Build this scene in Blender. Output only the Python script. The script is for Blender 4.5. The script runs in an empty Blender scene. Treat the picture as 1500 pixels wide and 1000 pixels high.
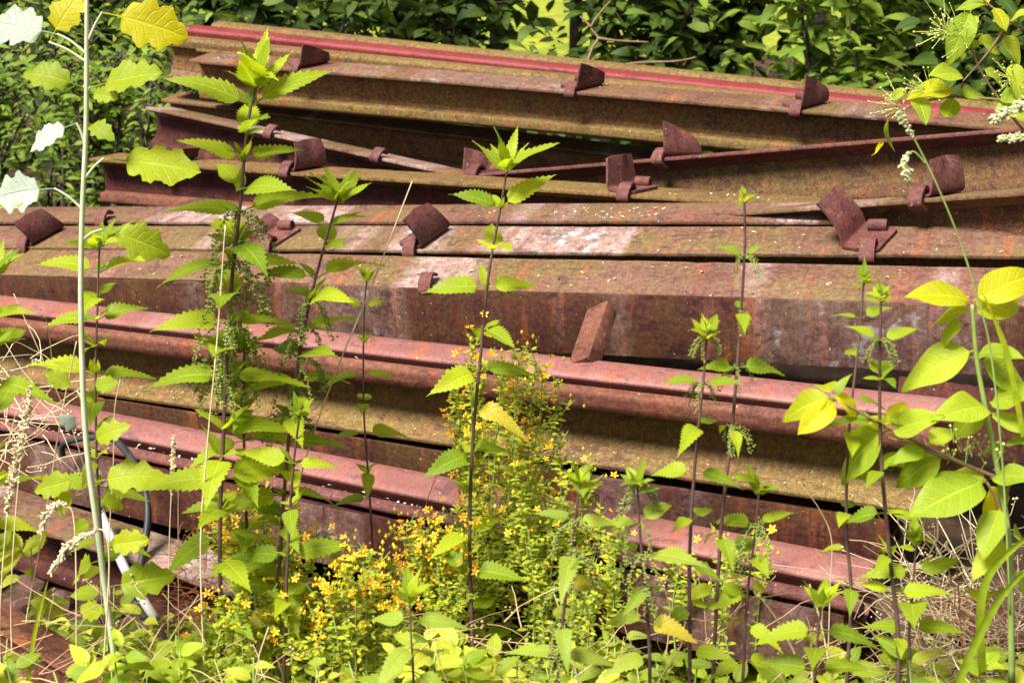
import bpy, math, random
from mathutils import Vector, Matrix
R = random.Random(11)
rad = math.radians
sc = bpy.context.scene
C = sc.collection

# ------------------------------------------------------------------ camera, sky, sun, exposure
PITCH, H, F = rad(16.0), 1.10, 2100.0
cam = bpy.data.cameras.new('camera'); cam_o = bpy.data.objects.new('camera', cam); C.objects.link(cam_o)
cam_o.location = (0, 0, H); cam_o.rotation_euler = (rad(90) - PITCH, 0, 0)
cam.lens = 36.0 * F / 1500; cam.sensor_width = 36; cam.clip_start = 0.05; cam.clip_end = 500
cam.dof.use_dof = True; cam.dof.focus_distance = 2.35; cam.dof.aperture_fstop = 10
sc.camera = cam_o

SUN_EL, SUN_AZ = rad(55), rad(222)       # azimuth clockwise from +Y: over the camera's left shoulder
w = bpy.data.worlds.new('World'); sc.world = w; w.use_nodes = True
nt = w.node_tree; bg = nt.nodes['Background']
sky = nt.nodes.new('ShaderNodeTexSky'); sky.sky_type = 'NISHITA'; sky.sun_disc = False
sky.sun_elevation = SUN_EL; sky.sun_rotation = SUN_AZ; sky.dust_density = 3; sky.air_density = 1.0
hs = nt.nodes.new('ShaderNodeHueSaturation'); hs.inputs['Saturation'].default_value = 0.42
nt.links.new(sky.outputs[0], hs.inputs['Color']); nt.links.new(hs.outputs[0], bg.inputs[0])
bg.inputs[1].default_value = 0.05
sl = bpy.data.lights.new('sun', 'SUN'); sl.energy = 4.6; sl.angle = rad(20); sl.color = (1, 0.95, 0.86)
so = bpy.data.objects.new('sun', sl); C.objects.link(so); so.location = (-3, -4, 8)
sdir = Vector((math.sin(SUN_AZ) * math.cos(SUN_EL), math.cos(SUN_AZ) * math.cos(SUN_EL), math.sin(SUN_EL)))
so.rotation_euler = sdir.to_track_quat('Z', 'Y').to_euler()
sc.cycles.max_bounces = 5; sc.cycles.diffuse_bounces = 3; sc.cycles.transmission_bounces = 3; sc.cycles.glossy_bounces = 2
vs = sc.view_settings; vs.view_transform = 'Standard'; vs.look = 'None'; vs.exposure = 1.36; vs.gamma = 1

# ------------------------------------------------------------------ pixel -> place
CAM = Vector((0, 0, H)); FW = Vector((0, math.cos(PITCH), -math.sin(PITCH)))
UP = Vector((0, math.sin(PITCH), math.cos(PITCH))); RT = Vector((1, 0, 0))
def ray(px, py): return FW + RT * ((px - 750) / F) + UP * ((500 - py) / F)
def P(px, py, d): return CAM + ray(px, py) * d                 # at distance d along the view axis
def PY(px, py, Y):                                             # on the upright plane at y = Y
    r = ray(px, py); return CAM + r * (Y / r.y)
def pix(p):
    q = p - CAM; d = q.dot(FW); return 750 + q.dot(RT) / d * F, 500 - q.dot(UP) / d * F, d

# ------------------------------------------------------------------ materials
MATS = {}
def nodes(name):
    m = bpy.data.materials.new(name); m.use_nodes = True; MATS[name] = m
    t = m.node_tree; return m, t, t.nodes, t.links, t.nodes['Principled BSDF']
def N(t, typ, **kw):
    n = t.nodes.new(typ)
    for k, v in kw.items():
        if k in n.inputs: n.inputs[k].default_value = v
        else: setattr(n, k, v)
    return n
def ramp(t, fac, stops):
    r = t.nodes.new('ShaderNodeValToRGB'); e = r.color_ramp.elements
    while len(e) < len(stops): e.new(0.5)
    for i, (p, c) in enumerate(stops):
        e[i].position = p; e[i].color = (*c, 1) if len(c) == 3 else c
    t.links.new(fac, r.inputs[0]); return r.outputs[0]
def mix(t, fac, a, b, mode='MIX'):
    m = t.nodes.new('ShaderNodeMix'); m.data_type = 'RGBA'; m.blend_type = mode
    for s, v in ((0, fac), (6, a), (7, b)):
        if isinstance(v, bpy.types.NodeSocket): t.links.new(v, m.inputs[s])
        elif s == 0: m.inputs[0].default_value = v
        else: m.inputs[s].default_value = (*v, 1)
    return m.outputs[2]
def math_(t, op, a, b=0.0):
    m = t.nodes.new('ShaderNodeMath'); m.operation = op
    for i, v in enumerate((a, b)):
        if isinstance(v, bpy.types.NodeSocket): t.links.new(v, m.inputs[i])
        else: m.inputs[i].default_value = v
    return m.outputs[0]
def coords(t, scale=(1, 1, 1)):
    tc = t.nodes.new('ShaderNodeTexCoord'); oi = t.nodes.new('ShaderNodeObjectInfo')
    mp = t.nodes.new('ShaderNodeMapping'); mp.inputs['Scale'].default_value = scale
    cb = t.nodes.new('ShaderNodeVectorMath'); cb.operation = 'SCALE'; cb.inputs[0].default_value = (31, 17, 23)
    t.links.new(oi.outputs['Random'], cb.inputs['Scale'])
    ad = t.nodes.new('ShaderNodeVectorMath'); ad.operation = 'ADD'
    t.links.new(tc.outputs['Object'], ad.inputs[0]); t.links.new(cb.outputs[0], ad.inputs[1])
    t.links.new(ad.outputs[0], mp.inputs[0]); return mp.outputs[0]
def noise(t, vec, scale, detail=5, rough=0.6, dist=0.0):
    n = N(t, 'ShaderNodeTexNoise', Scale=scale, Detail=detail, Roughness=rough, Distortion=dist)
    t.links.new(vec, n.inputs['Vector']); return n.outputs['Fac']

def rust(name, a, b, moss=(0.17, 0.105, 0.03), moss_amt=0.5, stain=0.0, orange=0.3, grain=0.5, rough=0.72, blot=0.75, spec=0.25, scale_amt=0.6):
    m, t, ns, ln, bs = nodes(name)
    v = coords(t); vlong = coords(t, (0.25, 1, 1)); vac = coords(t, (2.4, 0.3, 0.3))
    nl = noise(t, vlong, 16, 4, 0.65); nac = noise(t, vac, 9, 4, 0.65); nm = noise(t, v, 95, 4, 0.7); gr = noise(t, v, 330, 2, 0.8)
    c = ramp(t, nl, [(0.3, a), (0.7, b)])
    mo = ramp(t, math_(t, 'ADD', math_(t, 'MULTIPLY', noise(t, coords(t, (0.5, 1, 1)), 6.5, 4, 0.68), 0.75), math_(t, 'MULTIPLY', nm, 0.25)),
              [(0.60 - 0.26 * moss_amt, (0,) * 3), (0.76 - 0.24 * moss_amt, (1,) * 3)])
    c = mix(t, math_(t, 'MULTIPLY', mo, 0.85), c, moss)
    og = ramp(t, nac, [(0.56, (0,) * 3), (0.68, (1,) * 3)])
    c = mix(t, math_(t, 'MULTIPLY', og, orange), c, (0.30, 0.085, 0.030))
    rd = ramp(t, nac, [(0.32, (1,) * 3), (0.46, (0,) * 3)])
    c = mix(t, math_(t, 'MULTIPLY', rd, 0.45), c, tuple(x * k for x, k in zip(a, (0.75, 0.62, 0.75))))
    if stain:      # pale scale left where the sleepers and plates sat, running across the rail
        s1 = ramp(t, noise(t, coords(t, (1, 0.06, 0.06)), 3.3, 2, 0.5), [(0.545, (0,) * 3), (0.595, (1,) * 3)])
        s2 = ramp(t, noise(t, v, 26, 4, 0.7), [(0.40, (0,) * 3), (0.62, (1,) * 3)])
        sm = math_(t, 'MULTIPLY', s1, math_(t, 'ADD', math_(t, 'MULTIPLY', s2, 0.45), 0.22))
        c = mix(t, math_(t, 'MULTIPLY', sm, stain), c, (0.44, 0.32, 0.31))
        fl = ramp(t, math_(t, 'MULTIPLY', s1, noise(t, v, 13, 3, 0.7)), [(0.60, (0,) * 3), (0.615, (1,) * 3)])
        c = mix(t, math_(t, 'MULTIPLY', fl, stain), c, (0.30, 0.31, 0.34))
    sc_n = noise(t, coords(t, (0.7, 1, 1)), 21, 5, 0.72, 0.6)
    sc_m = ramp(t, sc_n, [(0.585, (0,) * 3), (0.605, (1,) * 3)])
    c = mix(t, math_(t, 'MULTIPLY', sc_m, scale_amt), c, tuple(x * k for x, k in zip(a, (0.50, 0.55, 0.75))))
    dr = ramp(t, noise(t, coords(t, (3.2, 0.12, 0.12)), 17, 3, 0.6), [(0.57, (0,) * 3), (0.66, (1,) * 3)])
    c = mix(t, math_(t, 'MULTIPLY', dr, 0.4), c, tuple(x * k for x, k in zip(a, (1.5, 0.8, 0.6))))
    c = mix(t, blot, c, ramp(t, nm, [(0.36, (0.50, 0.48, 0.50)), (0.62, (1.15,) * 3)]), 'MULTIPLY')
    c = mix(t, grain, c, ramp(t, gr, [(0.38, (0.36, 0.33, 0.35)), (0.62, (1.5, 1.46, 1.40))]), 'MULTIPLY')
    lit = ramp(t, noise(t, v, 120, 1, 0.5), [(0.765, (0,) * 3), (0.775, (1,) * 3)])
    c = mix(t, math_(t, 'MULTIPLY', lit, 0.6), c, (0.50, 0.40, 0.26))
    ln.new(c, bs.inputs['Base Color']); bs.inputs['Roughness'].default_value = rough
    bs.inputs['Specular IOR Level'].default_value = spec
    bp = N(t, 'ShaderNodeBump', Strength=0.6, Distance=0.0018)
    ln.new(math_(t, 'SUBTRACT', math_(t, 'ADD', math_(t, 'MULTIPLY', gr, 0.8), nm), math_(t, 'MULTIPLY', sc_m, 0.35)), bp.inputs['Height']); ln.new(bp.outputs[0], bs.inputs['Normal'])
    return m
rust('rust_foot', (0.112, 0.047, 0.034), (0.172, 0.096, 0.064), (0.140, 0.100, 0.032), 0.62, 0.95, 0.6, 0.4)
rust('rust_top', (0.115, 0.044, 0.032), (0.165, 0.086, 0.056), (0.130, 0.090, 0.030), 0.6, 0.25, 0.5, 0.4)
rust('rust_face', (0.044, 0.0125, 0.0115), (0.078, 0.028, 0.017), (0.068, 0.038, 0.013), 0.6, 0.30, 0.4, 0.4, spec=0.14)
rust('rust_web', (0.150, 0.066, 0.035), (0.215, 0.112, 0.050), (0.180, 0.116, 0.035), 0.8, 0, 0.3, 0.8, spec=0.2)
rust('rust_moss', (0.125, 0.066, 0.030), (0.180, 0.108, 0.046), (0.160, 0.114, 0.032), 0.85, 0, 0.3, 0.6, spec=0.2)
rust('rust_pink', (0.190, 0.076, 0.066), (0.232, 0.104, 0.090), (0.19, 0.095, 0.060), 0.0, 0.25, 0.5, 0.3, 0.42, 0.35)
rust('rust_red', (0.150, 0.019, 0.022), (0.190, 0.032, 0.032), (0.15, 0.07, 0.03), 0.0, 0, 0.1, 0.3, 0.55, 0.4)
rust('rust_lip', (0.110, 0.038, 0.027), (0.165, 0.068, 0.040), (0.18, 0.09, 0.035), 0.15, 0, 0.6, 0.45, spec=0.2)
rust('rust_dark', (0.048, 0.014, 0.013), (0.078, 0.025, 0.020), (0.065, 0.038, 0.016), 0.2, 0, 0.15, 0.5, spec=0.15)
rust('rust_brown', (0.085, 0.036, 0.022), (0.125, 0.062, 0.030), (0.105, 0.068, 0.022), 0.7, 0, 0.3, 0.8, spec=0.2)
rust('rust_anchor', (0.090, 0.028, 0.026), (0.145, 0.054, 0.046), (0.11, 0.06, 0.03), 0.2, 0, 0.25, 0.55, spec=0.3)

def leafmat(name, col, col2, back=None, trans=0.42, tcol=None, vein=0.25, rough=0.5, spot=0.0):
    m, t, ns, ln, bs = nodes(name)
    oi = ns.new('ShaderNodeObjectInfo'); at = N(t, 'ShaderNodeAttribute', attribute_name='var')
    fac = math_(t, 'FRACT', math_(t, 'ADD', oi.outputs['Random'], at.outputs['Fac']))
    c = mix(t, fac, col, col2)
    uv = N(t, 'ShaderNodeUVMap'); sx = ns.new('ShaderNodeSeparateXYZ'); ln.new(uv.outputs[0], sx.inputs[0])
    ax = math_(t, 'ABSOLUTE', sx.outputs[0])
    ph = math_(t, 'SINE', math_(t, 'MULTIPLY', math_(t, 'SUBTRACT', sx.outputs[1], math_(t, 'MULTIPLY', ax, 0.22)), 44.0))
    side = ramp(t, ph, [(0.80, (0,) * 3), (1.0, (1,) * 3)])
    mid = ramp(t, ax, [(0.03, (1,) * 3), (0.10, (0,) * 3)])
    vn = math_(t, 'MAXIMUM', mid, math_(t, 'MULTIPLY', side, 0.6))
    tc = ns.new('ShaderNodeTexCoord')
    blot = ramp(t, noise(t, tc.outputs['Object'], 55, 4, 0.6), [(0.35, (0.72,) * 3), (0.65, (1.18,) * 3)])
    c = mix(t, 0.7, c, blot, 'MULTIPLY')
    cv = mix(t, math_(t, 'MULTIPLY', vn, vein), c, tuple(min(1, x * 1.7 + 0.03) for x in col2))
    if spot:
        sp = ramp(t, noise(t, coords(t), 60, 3, 0.6), [(0.68 - spot * 0.2, (0,) * 3), (0.72 - spot * 0.2, (1,) * 3)])
        cv = mix(t, sp, cv, (0.10, 0.055, 0.02))
    cf = cv
    if back:
        ge = ns.new('ShaderNodeNewGeometry'); cf = mix(t, ge.outputs['Backfacing'], cv, back)
    ln.new(cf, bs.inputs['Base Color']); bs.inputs['Roughness'].default_value = rough
    bs.inputs['Specular IOR Level'].default_value = 0.25
    bp = N(t, 'ShaderNodeBump', Strength=0.5, Distance=0.002); ln.new(math_(t, 'SUBTRACT', 1.0, vn), bp.inputs['Height'])
    ln.new(bp.outputs[0], bs.inputs['Normal'])
    tr = ns.new('ShaderNodeBsdfTranslucent')
    ln.new(mix(t, 1.0, cv, tcol or (1.9, 1.7, 0.7), 'MULTIPLY'), tr.inputs[0])
    ms = ns.new('ShaderNodeMixShader'); ms.inputs[0].default_value = trans
    ln.new(bs.outputs[0], ms.inputs[1]); ln.new(tr.outputs[0], ms.inputs[2])
    ln.new(ms.outputs[0], ns['Material Output'].inputs['Surface']); return m
leafmat('leaf_nettle', (0.150, 0.240, 0.014), (0.370, 0.450, 0.018), trans=0.5, spot=0.08)
leafmat('leaf_nettle_pale', (0.20, 0.29, 0.032), (0.33, 0.41, 0.048), trans=0.46)
leafmat('leaf_poplar', (0.23, 0.32, 0.014), (0.37, 0.43, 0.018), trans=0.52)
leafmat('leaf_poplar_backlit', (0.46, 0.45, 0.010), (0.54, 0.50, 0.012), trans=0.6, tcol=(1.6, 1.45, 0.5))  # glow of the backlit top leaves, put into a yellow leaf colour
leafmat('leaf_poplar_white', (0.28, 0.34, 0.26), (0.38, 0.44, 0.35), trans=0.25, tcol=(1, 1, .8), vein=0.1)
leafmat('leaf_dogwood', (0.22, 0.33, 0.020), (0.40, 0.49, 0.035), trans=0.5, spot=0.05)
leafmat('leaf_yellow', (0.34, 0.40, 0.012), (0.56, 0.52, 0.014), trans=0.55, tcol=(1.6, 1.5, 0.6), vein=0.35, spot=0.05)
leafmat('leaf_weed', (0.15, 0.24, 0.020), (0.48, 0.50, 0.050))
leafmat('leaf_wort', (0.24, 0.33, 0.025), (0.50, 0.50, 0.040), vein=0.1)
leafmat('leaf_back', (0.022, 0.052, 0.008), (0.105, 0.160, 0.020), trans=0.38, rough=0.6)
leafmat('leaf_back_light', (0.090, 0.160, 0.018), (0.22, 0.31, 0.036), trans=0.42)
leafmat('leaf_dying', (0.44, 0.36, 0.03), (0.28, 0.31, 0.03), spot=0.5)
def plain(name, col, col2=None, rough=0.7, scale=40, bump=0.0, spec=0.3):
    m, t, ns, ln, bs = nodes(name); v = coords(t)
    c = ramp(t, noise(t, v, scale, 5), [(0.35, col), (0.65, col2 or tuple(x * 1.35 for x in col))])
    ln.new(c, bs.inputs['Base Color']); bs.inputs['Roughness'].default_value = rough; bs.inputs['Specular IOR Level'].default_value = spec
    if bump:
        bp = N(t, 'ShaderNodeBump', Strength=0.6, Distance=bump); ln.new(noise(t, v, scale * 2, 6), bp.inputs['Height']); ln.new(bp.outputs[0], bs.inputs['Normal'])
    return m
plain('stem_purple', (0.065, 0.026, 0.034), (0.12, 0.075, 0.055), 0.6, 25)
plain('stem_green', (0.16, 0.24, 0.05), (0.26, 0.34, 0.09), 0.6, 25)
plain('stem_grey', (0.34, 0.39, 0.22), (0.48, 0.52, 0.36), 0.6, 25)
plain('stem_brown', (0.14, 0.085, 0.045), (0.22, 0.14, 0.07), 0.7, 30)
plain('stem_red', (0.20, 0.055, 0.025), (0.30, 0.11, 0.04), 0.7, 30)
plain('straw', (0.50, 0.38, 0.22), (0.66, 0.55, 0.37), 0.7, 30)
plain('straw_dark', (0.30, 0.18, 0.09), (0.50, 0.36, 0.20), 0.75, 30)
plain('catkin', (0.13, 0.17, 0.03), (0.24, 0.27, 0.06), 0.8, 90)
plain('petal', (0.70, 0.27, 0.010), (0.78, 0.46, 0.015), 0.5, 60)
plain('bud', (0.60, 0.42, 0.02), (0.50, 0.50, 0.03), 0.5, 60)
plain('berry', (0.30, 0.36, 0.07), (0.45, 0.48, 0.14), 0.4, 60)
plain('rubber', (0.018, 0.019, 0.022), (0.035, 0.036, 0.04), 0.45, 30)
plain('grey_pipe', (0.30, 0.30, 0.30), (0.42, 0.42, 0.41), 0.6, 20, 0.001)
plain('bark', (0.035, 0.028, 0.020), (0.08, 0.065, 0.045), 0.9, 30, 0.01)
plain('stone', (0.07, 0.032, 0.028), (0.17, 0.09, 0.075), 0.85, 14, 0.004)
plain('litter_pale', (0.36, 0.30, 0.24), (0.55, 0.50, 0.44), 0.9, 60)
plain('seed_head', (0.48, 0.38, 0.22), (0.62, 0.52, 0.34), 0.85, 80)
plain('seed_green', (0.33, 0.36, 0.17), (0.46, 0.46, 0.26), 0.85, 80)
# ground: soil and dead stems, meadow beyond
m, t, ns, ln, bs = nodes('soil')
tc = ns.new('ShaderNodeTexCoord'); v = tc.outputs['Object']
c = ramp(t, noise(t, v, 18, 8, 0.7), [(0.3, (0.030, 0.019, 0.013)), (0.55, (0.075, 0.046, 0.030)), (0.75, (0.15, 0.095, 0.055))])
sx = ns.new('ShaderNodeSeparateXYZ'); ln.new(v, sx.inputs[0])
far = ramp(t, math_(t, 'ADD', math_(t, 'MULTIPLY', sx.outputs[1], 0.05), math_(t, 'MULTIPLY', noise(t, v, 0.6, 4), 0.2)), [(0.72, (0,) * 3), (0.80, (1,) * 3)])
c = mix(t, far, c, ramp(t, noise(t, v, 3, 6), [(0.3, (0.10, 0.14, 0.018)), (0.7, (0.30, 0.32, 0.03))]))
ln.new(c, bs.inputs['Base Color']); bs.inputs['Roughness'].default_value = 0.95; bs.inputs['Specular IOR Level'].default_value = 0.1
bp = N(t, 'ShaderNodeBump', Strength=0.8, Distance=0.02); ln.new(noise(t, v, 40, 8, 0.7), bp.inputs['Height']); ln.new(bp.outputs[0], bs.inputs['Normal'])

# ------------------------------------------------------------------ mesh helpers
class MB:
    def __init__(s): s.v = []; s.f = []; s.uv = []; s.var = []
    def add(s, verts, faces, uvs=None, var=0.0):
        b = len(s.v); s.v += [tuple(x) for x in verts]; s.f += [tuple(i + b for i in f) for f in faces]
        s.uv += (uvs or [(0.5, 0.5)] * len(verts)); s.var += [var] * len(verts)
    def mesh(s, name, mat, smooth=True, sharp=None):
        me = bpy.data.meshes.new(name); me.from_pydata(s.v, [], s.f)
        me.materials.append(MATS[mat])
        if smooth:
            me.polygons.foreach_set('use_smooth', [True] * len(me.polygons))
            if sharp: me.set_sharp_from_angle(angle=rad(sharp))
        ul = me.uv_layers.new(name='UVMap'); li = [0] * len(me.loops); me.loops.foreach_get('vertex_index', li)
        flat = []
        for i in li: flat += s.uv[i]
        ul.data.foreach_set('uv', flat)
        if any(s.var):
            a = me.attributes.new('var', 'FLOAT', 'POINT'); a.data.foreach_set('value', s.var)
        me.update(); return me
def link(name, me, parent=None, mtx=None):
    o = bpy.data.objects.new(name, me); C.objects.link(o)
    if parent is not None: o.parent = parent
    if mtx is not None: o.matrix_basis = mtx
    return o
def tag(o, label=None, cat=None, group=None, kind=None):
    for k, val in (('label', label), ('category', cat), ('group', group), ('kind', kind)):
        if val: o[k] = val
    return o
def thing(name, label, cat, loc=(0, 0, 0), group=None):
    o = bpy.data.objects.new(name, None); C.objects.link(o); o.location = loc; o.empty_display_size = 0.05
    return tag(o, label, cat, group)
def tube(mb, pts, r0, r1=None, n=6, var=0.0, cap=True):
    r1 = r0 if r1 is None else r1; k = len(pts); vs_ = []; ref = Vector((0.31, 0.9, 0.2))
    for i, p in enumerate(pts):
        tn = (pts[min(i + 1, k - 1)] - pts[max(i - 1, 0)]).normalized()
        a = tn.cross(ref)
        if a.length < 1e-3: a = tn.cross(Vector((1, 0, 0)))
        a.normalize(); b = tn.cross(a)
        r = r0 + (r1 - r0) * i / max(1, k - 1)
        for j in range(n):
            q = 2 * math.pi * j / n; vs_.append(p + a * (r * math.cos(q)) + b * (r * math.sin(q)))
    fs = [(i * n + j, i * n + (j + 1) % n, (i + 1) * n + (j + 1) % n, (i + 1) * n + j) for i in range(k - 1) for j in range(n)]
    if cap: fs += [tuple(range(n))[::-1], tuple((k - 1) * n + j for j in range(n))]
    mb.add(vs_, fs, var=var)
def spline(pts, k=6):
    out = []; n = len(pts)
    for i in range(n - 1):
        a, b, c, d = pts[max(i - 1, 0)], pts[i], pts[i + 1], pts[min(i + 2, n - 1)]
        for j in range(k):
            u = j / k
            out.append(0.5 * ((2 * b) + (c - a) * u + (2 * a - 5 * b + 4 * c - d) * u * u + (3 * b - a - 3 * c + d) * u ** 3))
    return out + [pts[-1]]
def blob(mb, c, r, var=0.0, sq=(1, 1, 1)):
    vs_ = [Vector(c) + Vector((x * sq[0], y * sq[1], z * sq[2])) * r for x, y, z in ((1, 0, 0), (-1, 0, 0), (0, 1, 0), (0, -1, 0), (0, 0, 1), (0, 0, -1))]
    mb.add(vs_, [(0, 2, 4), (2, 1, 4), (1, 3, 4), (3, 0, 4), (2, 0, 5), (1, 2, 5), (3, 1, 5), (0, 3, 5)], var=var)
def frame(d, up=Vector((0, 0, 1))):          # y axis along d, z as near up as it goes
    y = d.normalized(); x = y.cross(up)
    if x.length < 1e-3: x = y.cross(Vector((1, 0, 0)))
    x.normalize(); z = x.cross(y)
    return Matrix((x, y, z)).transposed()

# ------------------------------------------------------------------ leaves: one mesh per kind and variant, base at the origin, y along, z up
def leaf_geo(width=0.5, peak=0.34, n=11, teeth=0.0, droop=0.25, fold=0.25, stalk=0.14, tip=1.0, lobes=0, wave=0.0, seed=0, cols=2, twist=0.0):
    rr = random.Random(seed); V = []; U = []; Fc = []
    def half(tt):
        if tt <= 0 or tt >= 1: return 0.0
        a = peak / (1 - peak) if peak < 1 else 1
        return width * 0.5 * ((tt / peak) ** (peak * 1.55) * ((1 - tt) / (1 - peak)) ** ((1 - peak) * 1.55 * tip))
    st = n * 2 if teeth or lobes else n
    row = 2 * cols + 1
    for i in range(st + 1):
        tt = i / st; hw = half(tt)
        if i == 0: hw = 0.012
        dt = 0.0
        if teeth and 0 < i < st: 
            if i % 2: hw *= 1 + teeth
            else: hw *= 1 - teeth * 0.6
            dt = 0.02 if i % 2 else -0.012
        if lobes and 0 < i < st:
            q = 0.5 + 0.5 * math.cos(2 * math.pi * lobes * (tt - 0.08)); hw *= 0.80 + 0.30 * q + rr.uniform(-0.10, 0.10)
        for j in range(row):
            s = (j - cols) / cols; x = s * hw
            e = abs(s) ** 1.5
            y = tt + dt * e
            z = -droop * tt * tt + fold * abs(x) * (1 - 0.5 * abs(s)) + wave * math.sin(tt * 9 + s * 1.7 + seed) * e * 0.5
            if twist:
                q = twist * tt; x, z = x * math.cos(q) - z * math.sin(q) * 0.3, z + x * math.sin(q)
            V.append((x, stalk + y * (1 - 0.1 * droop * tt), z)); U.append((s, tt))
    for i in range(st):
        for j in range(row - 1):
            a = i * row + j; Fc.append((a, a + 1, a + row + 1, a + row))
    mb = MB(); mb.add(V, Fc, U)
    if stalk > 0.02:
        tube(mb, [Vector((0, 0, -0.02)), Vector((0, stalk * 0.5, 0.0)), Vector((0, stalk + 0.02, 0))], 0.014, 0.010, 4, cap=False)
    return mb
def variants(name, mat, count, **kw):
    out = []
    for i in range(count):
        k = dict(kw); k['seed'] = i
        for q, sp in (('droop', 0.2), ('fold', 0.2), ('width', 0.07), ('wave', 0.02), ('twist', 0.35)):
            k[q] = k.get(q, 0.0) + R.uniform(-sp, sp)
        out.append(leaf_geo(**k).mesh(name, mat, smooth=True))
    return out
LV = {
    'nettle': variants('nettle_leaf', 'leaf_nettle', 9, width=0.40, peak=0.27, n=11, teeth=0.15, droop=0.42, fold=0.35, stalk=0.16, tip=1.15, wave=0.03),
    'nettle_young': variants('nettle_leaf', 'leaf_nettle', 5, width=0.34, peak=0.28, n=9, teeth=0.12, droop=0.22, fold=0.5, stalk=0.06, tip=1.2, wave=0.02),
    'nettle_pale': variants('nettle_leaf', 'leaf_nettle_pale', 6, width=0.40, peak=0.28, n=11, teeth=0.14, droop=0.45, fold=0.3, stalk=0.16, tip=1.1, wave=0.03),
    'nettle_dying': variants('nettle_leaf', 'leaf_dying', 3, width=0.46, peak=0.32, n=11, teeth=0.14, droop=0.75, fold=0.5, stalk=0.14, tip=1.1, wave=0.08),
    'poplar': variants('poplar_leaf', 'leaf_poplar', 4, width=0.66, peak=0.36, n=13, droop=0.25, fold=0.2, stalk=0.30, lobes=3.5, tip=0.8, wave=0.05, cols=3),
    'poplar_backlit': variants('poplar_leaf', 'leaf_poplar_backlit', 2, width=0.78, peak=0.36, n=13, droop=0.3, fold=0.2, stalk=0.30, lobes=3.5, tip=0.8, wave=0.06, cols=3),
    'poplar_white': variants('poplar_leaf', 'leaf_poplar_white', 3, width=0.74, peak=0.36, n=13, droop=0.2, fold=0.15, stalk=0.30, lobes=3.5, tip=0.8, wave=0.07, cols=3),
    'dogwood': variants('oval_leaf', 'leaf_dogwood', 5, width=0.52, peak=0.40, n=12, droop=0.25, fold=0.3, stalk=0.08, tip=1.05, wave=0.05, cols=3),
    'yellow': variants('oval_leaf', 'leaf_yellow', 4, width=0.55, peak=0.42, n=12, droop=0.3, fold=0.35, stalk=0.08, tip=1.0, wave=0.06, cols=3),
    'weed': variants('weed_leaf', 'leaf_weed', 5, width=0.48, peak=0.38, n=8, droop=0.35, fold=0.3, stalk=0.15, teeth=0.08, wave=0.04),
    'back': variants('shrub_leaf', 'leaf_back', 4, width=0.52, peak=0.38, n=5, droop=0.3, fold=0.35, stalk=0.08, cols=1),
    'back_light': variants('shrub_leaf', 'leaf_back_light', 4, width=0.40, peak=0.36, n=5, droop=0.3, fold=0.35, stalk=0.08, cols=1),
}
def put_leaf(parent, kind, base, d, size, up=Vector((0, 0, 1)), name='leaf', mesh=None):
    me = mesh or R.choice(LV[kind])
    if size < 0: return
    M = Matrix.Translation(base - parent.location) @ frame(d, up).to_4x4() @ Matrix.Diagonal((size, size, size, 1))
    return link(name, me, parent, M)

# ------------------------------------------------------------------ ground
def gz(x, y):
    return 0.025 * math.sin(x * 2.3 + 1) * math.cos(y * 1.9) + 0.018 * math.sin(x * 5.1 + y * 4.3)
mb = MB(); xs = [-60, -30, -14, -8] + [-5 + 0.2 * i for i in range(51)] + [8, 14, 30, 60]
ys = [-40, -15, -6, -2] + [-1 + 0.2 * i for i in range(56)] + [14, 20, 35, 60, 120]
mb.add([(x, y, gz(x, y)) for y in ys for x in xs], [(j * len(xs) + i, j * len(xs) + i + 1, (j + 1) * len(xs) + i + 1, (j + 1) * len(xs) + i) for j in range(len(ys) - 1) for i in range(len(xs) - 1)])
tag(link('ground', mb.mesh('ground', 'soil')), kind='structure')

# ------------------------------------------------------------------ rails
def rounded(poly, r, k=2):
    out = []; n = len(poly)
    for i in range(n):
        a, b, c = Vector(poly[i - 1]), Vector(poly[i]), Vector(poly[(i + 1) % n])
        d1, d2 = (a - b), (c - b); rr = min(r, d1.length * 0.4, d2.length * 0.4)
        p, q = b + d1.normalized() * rr, b + d2.normalized() * rr
        for j in range(k + 1):
            u = j / k; out.append((p * (1 - u) ** 2 + b * (2 * u * (1 - u)) + q * u * u))
    return out
VIG = {'foot': [(-62.5, 0), (62.5, 0), (62.5, 9), (28, 15), (9, 28), (-9, 28), (-28, 15), (-62.5, 9)],
       'web': [(-9, 27), (9, 27), (7, 40), (7, 90), (10, 101), (-10, 101), (-7, 90), (-7, 40)],
       'head': [(-10, 100), (10, 100), (32, 107), (34, 128), (27, 137), (0, 139), (-27, 137), (-34, 128), (-32, 107)]}
GRV = {'foot': [(-75, 0), (75, 0), (75, 9), (34, 16), (9, 32), (-9, 32), (-34, 16), (-75, 9)],
       'web': [(-9, 31), (9, 31), (6.5, 46), (6.5, 98), (14, 113), (-14, 113), (-6.5, 98), (-6.5, 46)],
       'head': [(-14, 112), (30, 112), (30, 117), (8, 119), (6, 132), (20, 148), (28, 158), (27, 163), (18, 167), (2, 169), (-20, 169), (-36, 164), (-46, 156), (-50, 142), (-48, 122), (-34, 116)],
       'lip': [(30.2, 112), (46, 107), (61, 116), (64, 130), (62, 149), (57, 155), (43, 157), (38.5, 154), (36.5, 122), (30.2, 117)]}
GRV2 = dict(GRV); GRV2['lip'] = [(30.2, 108), (40, 108), (43, 136), (60, 140), (62, 146), (58, 152), (43, 154), (38.5, 151), (36.5, 122), (30.2, 117)]
RAILS = {}
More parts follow.
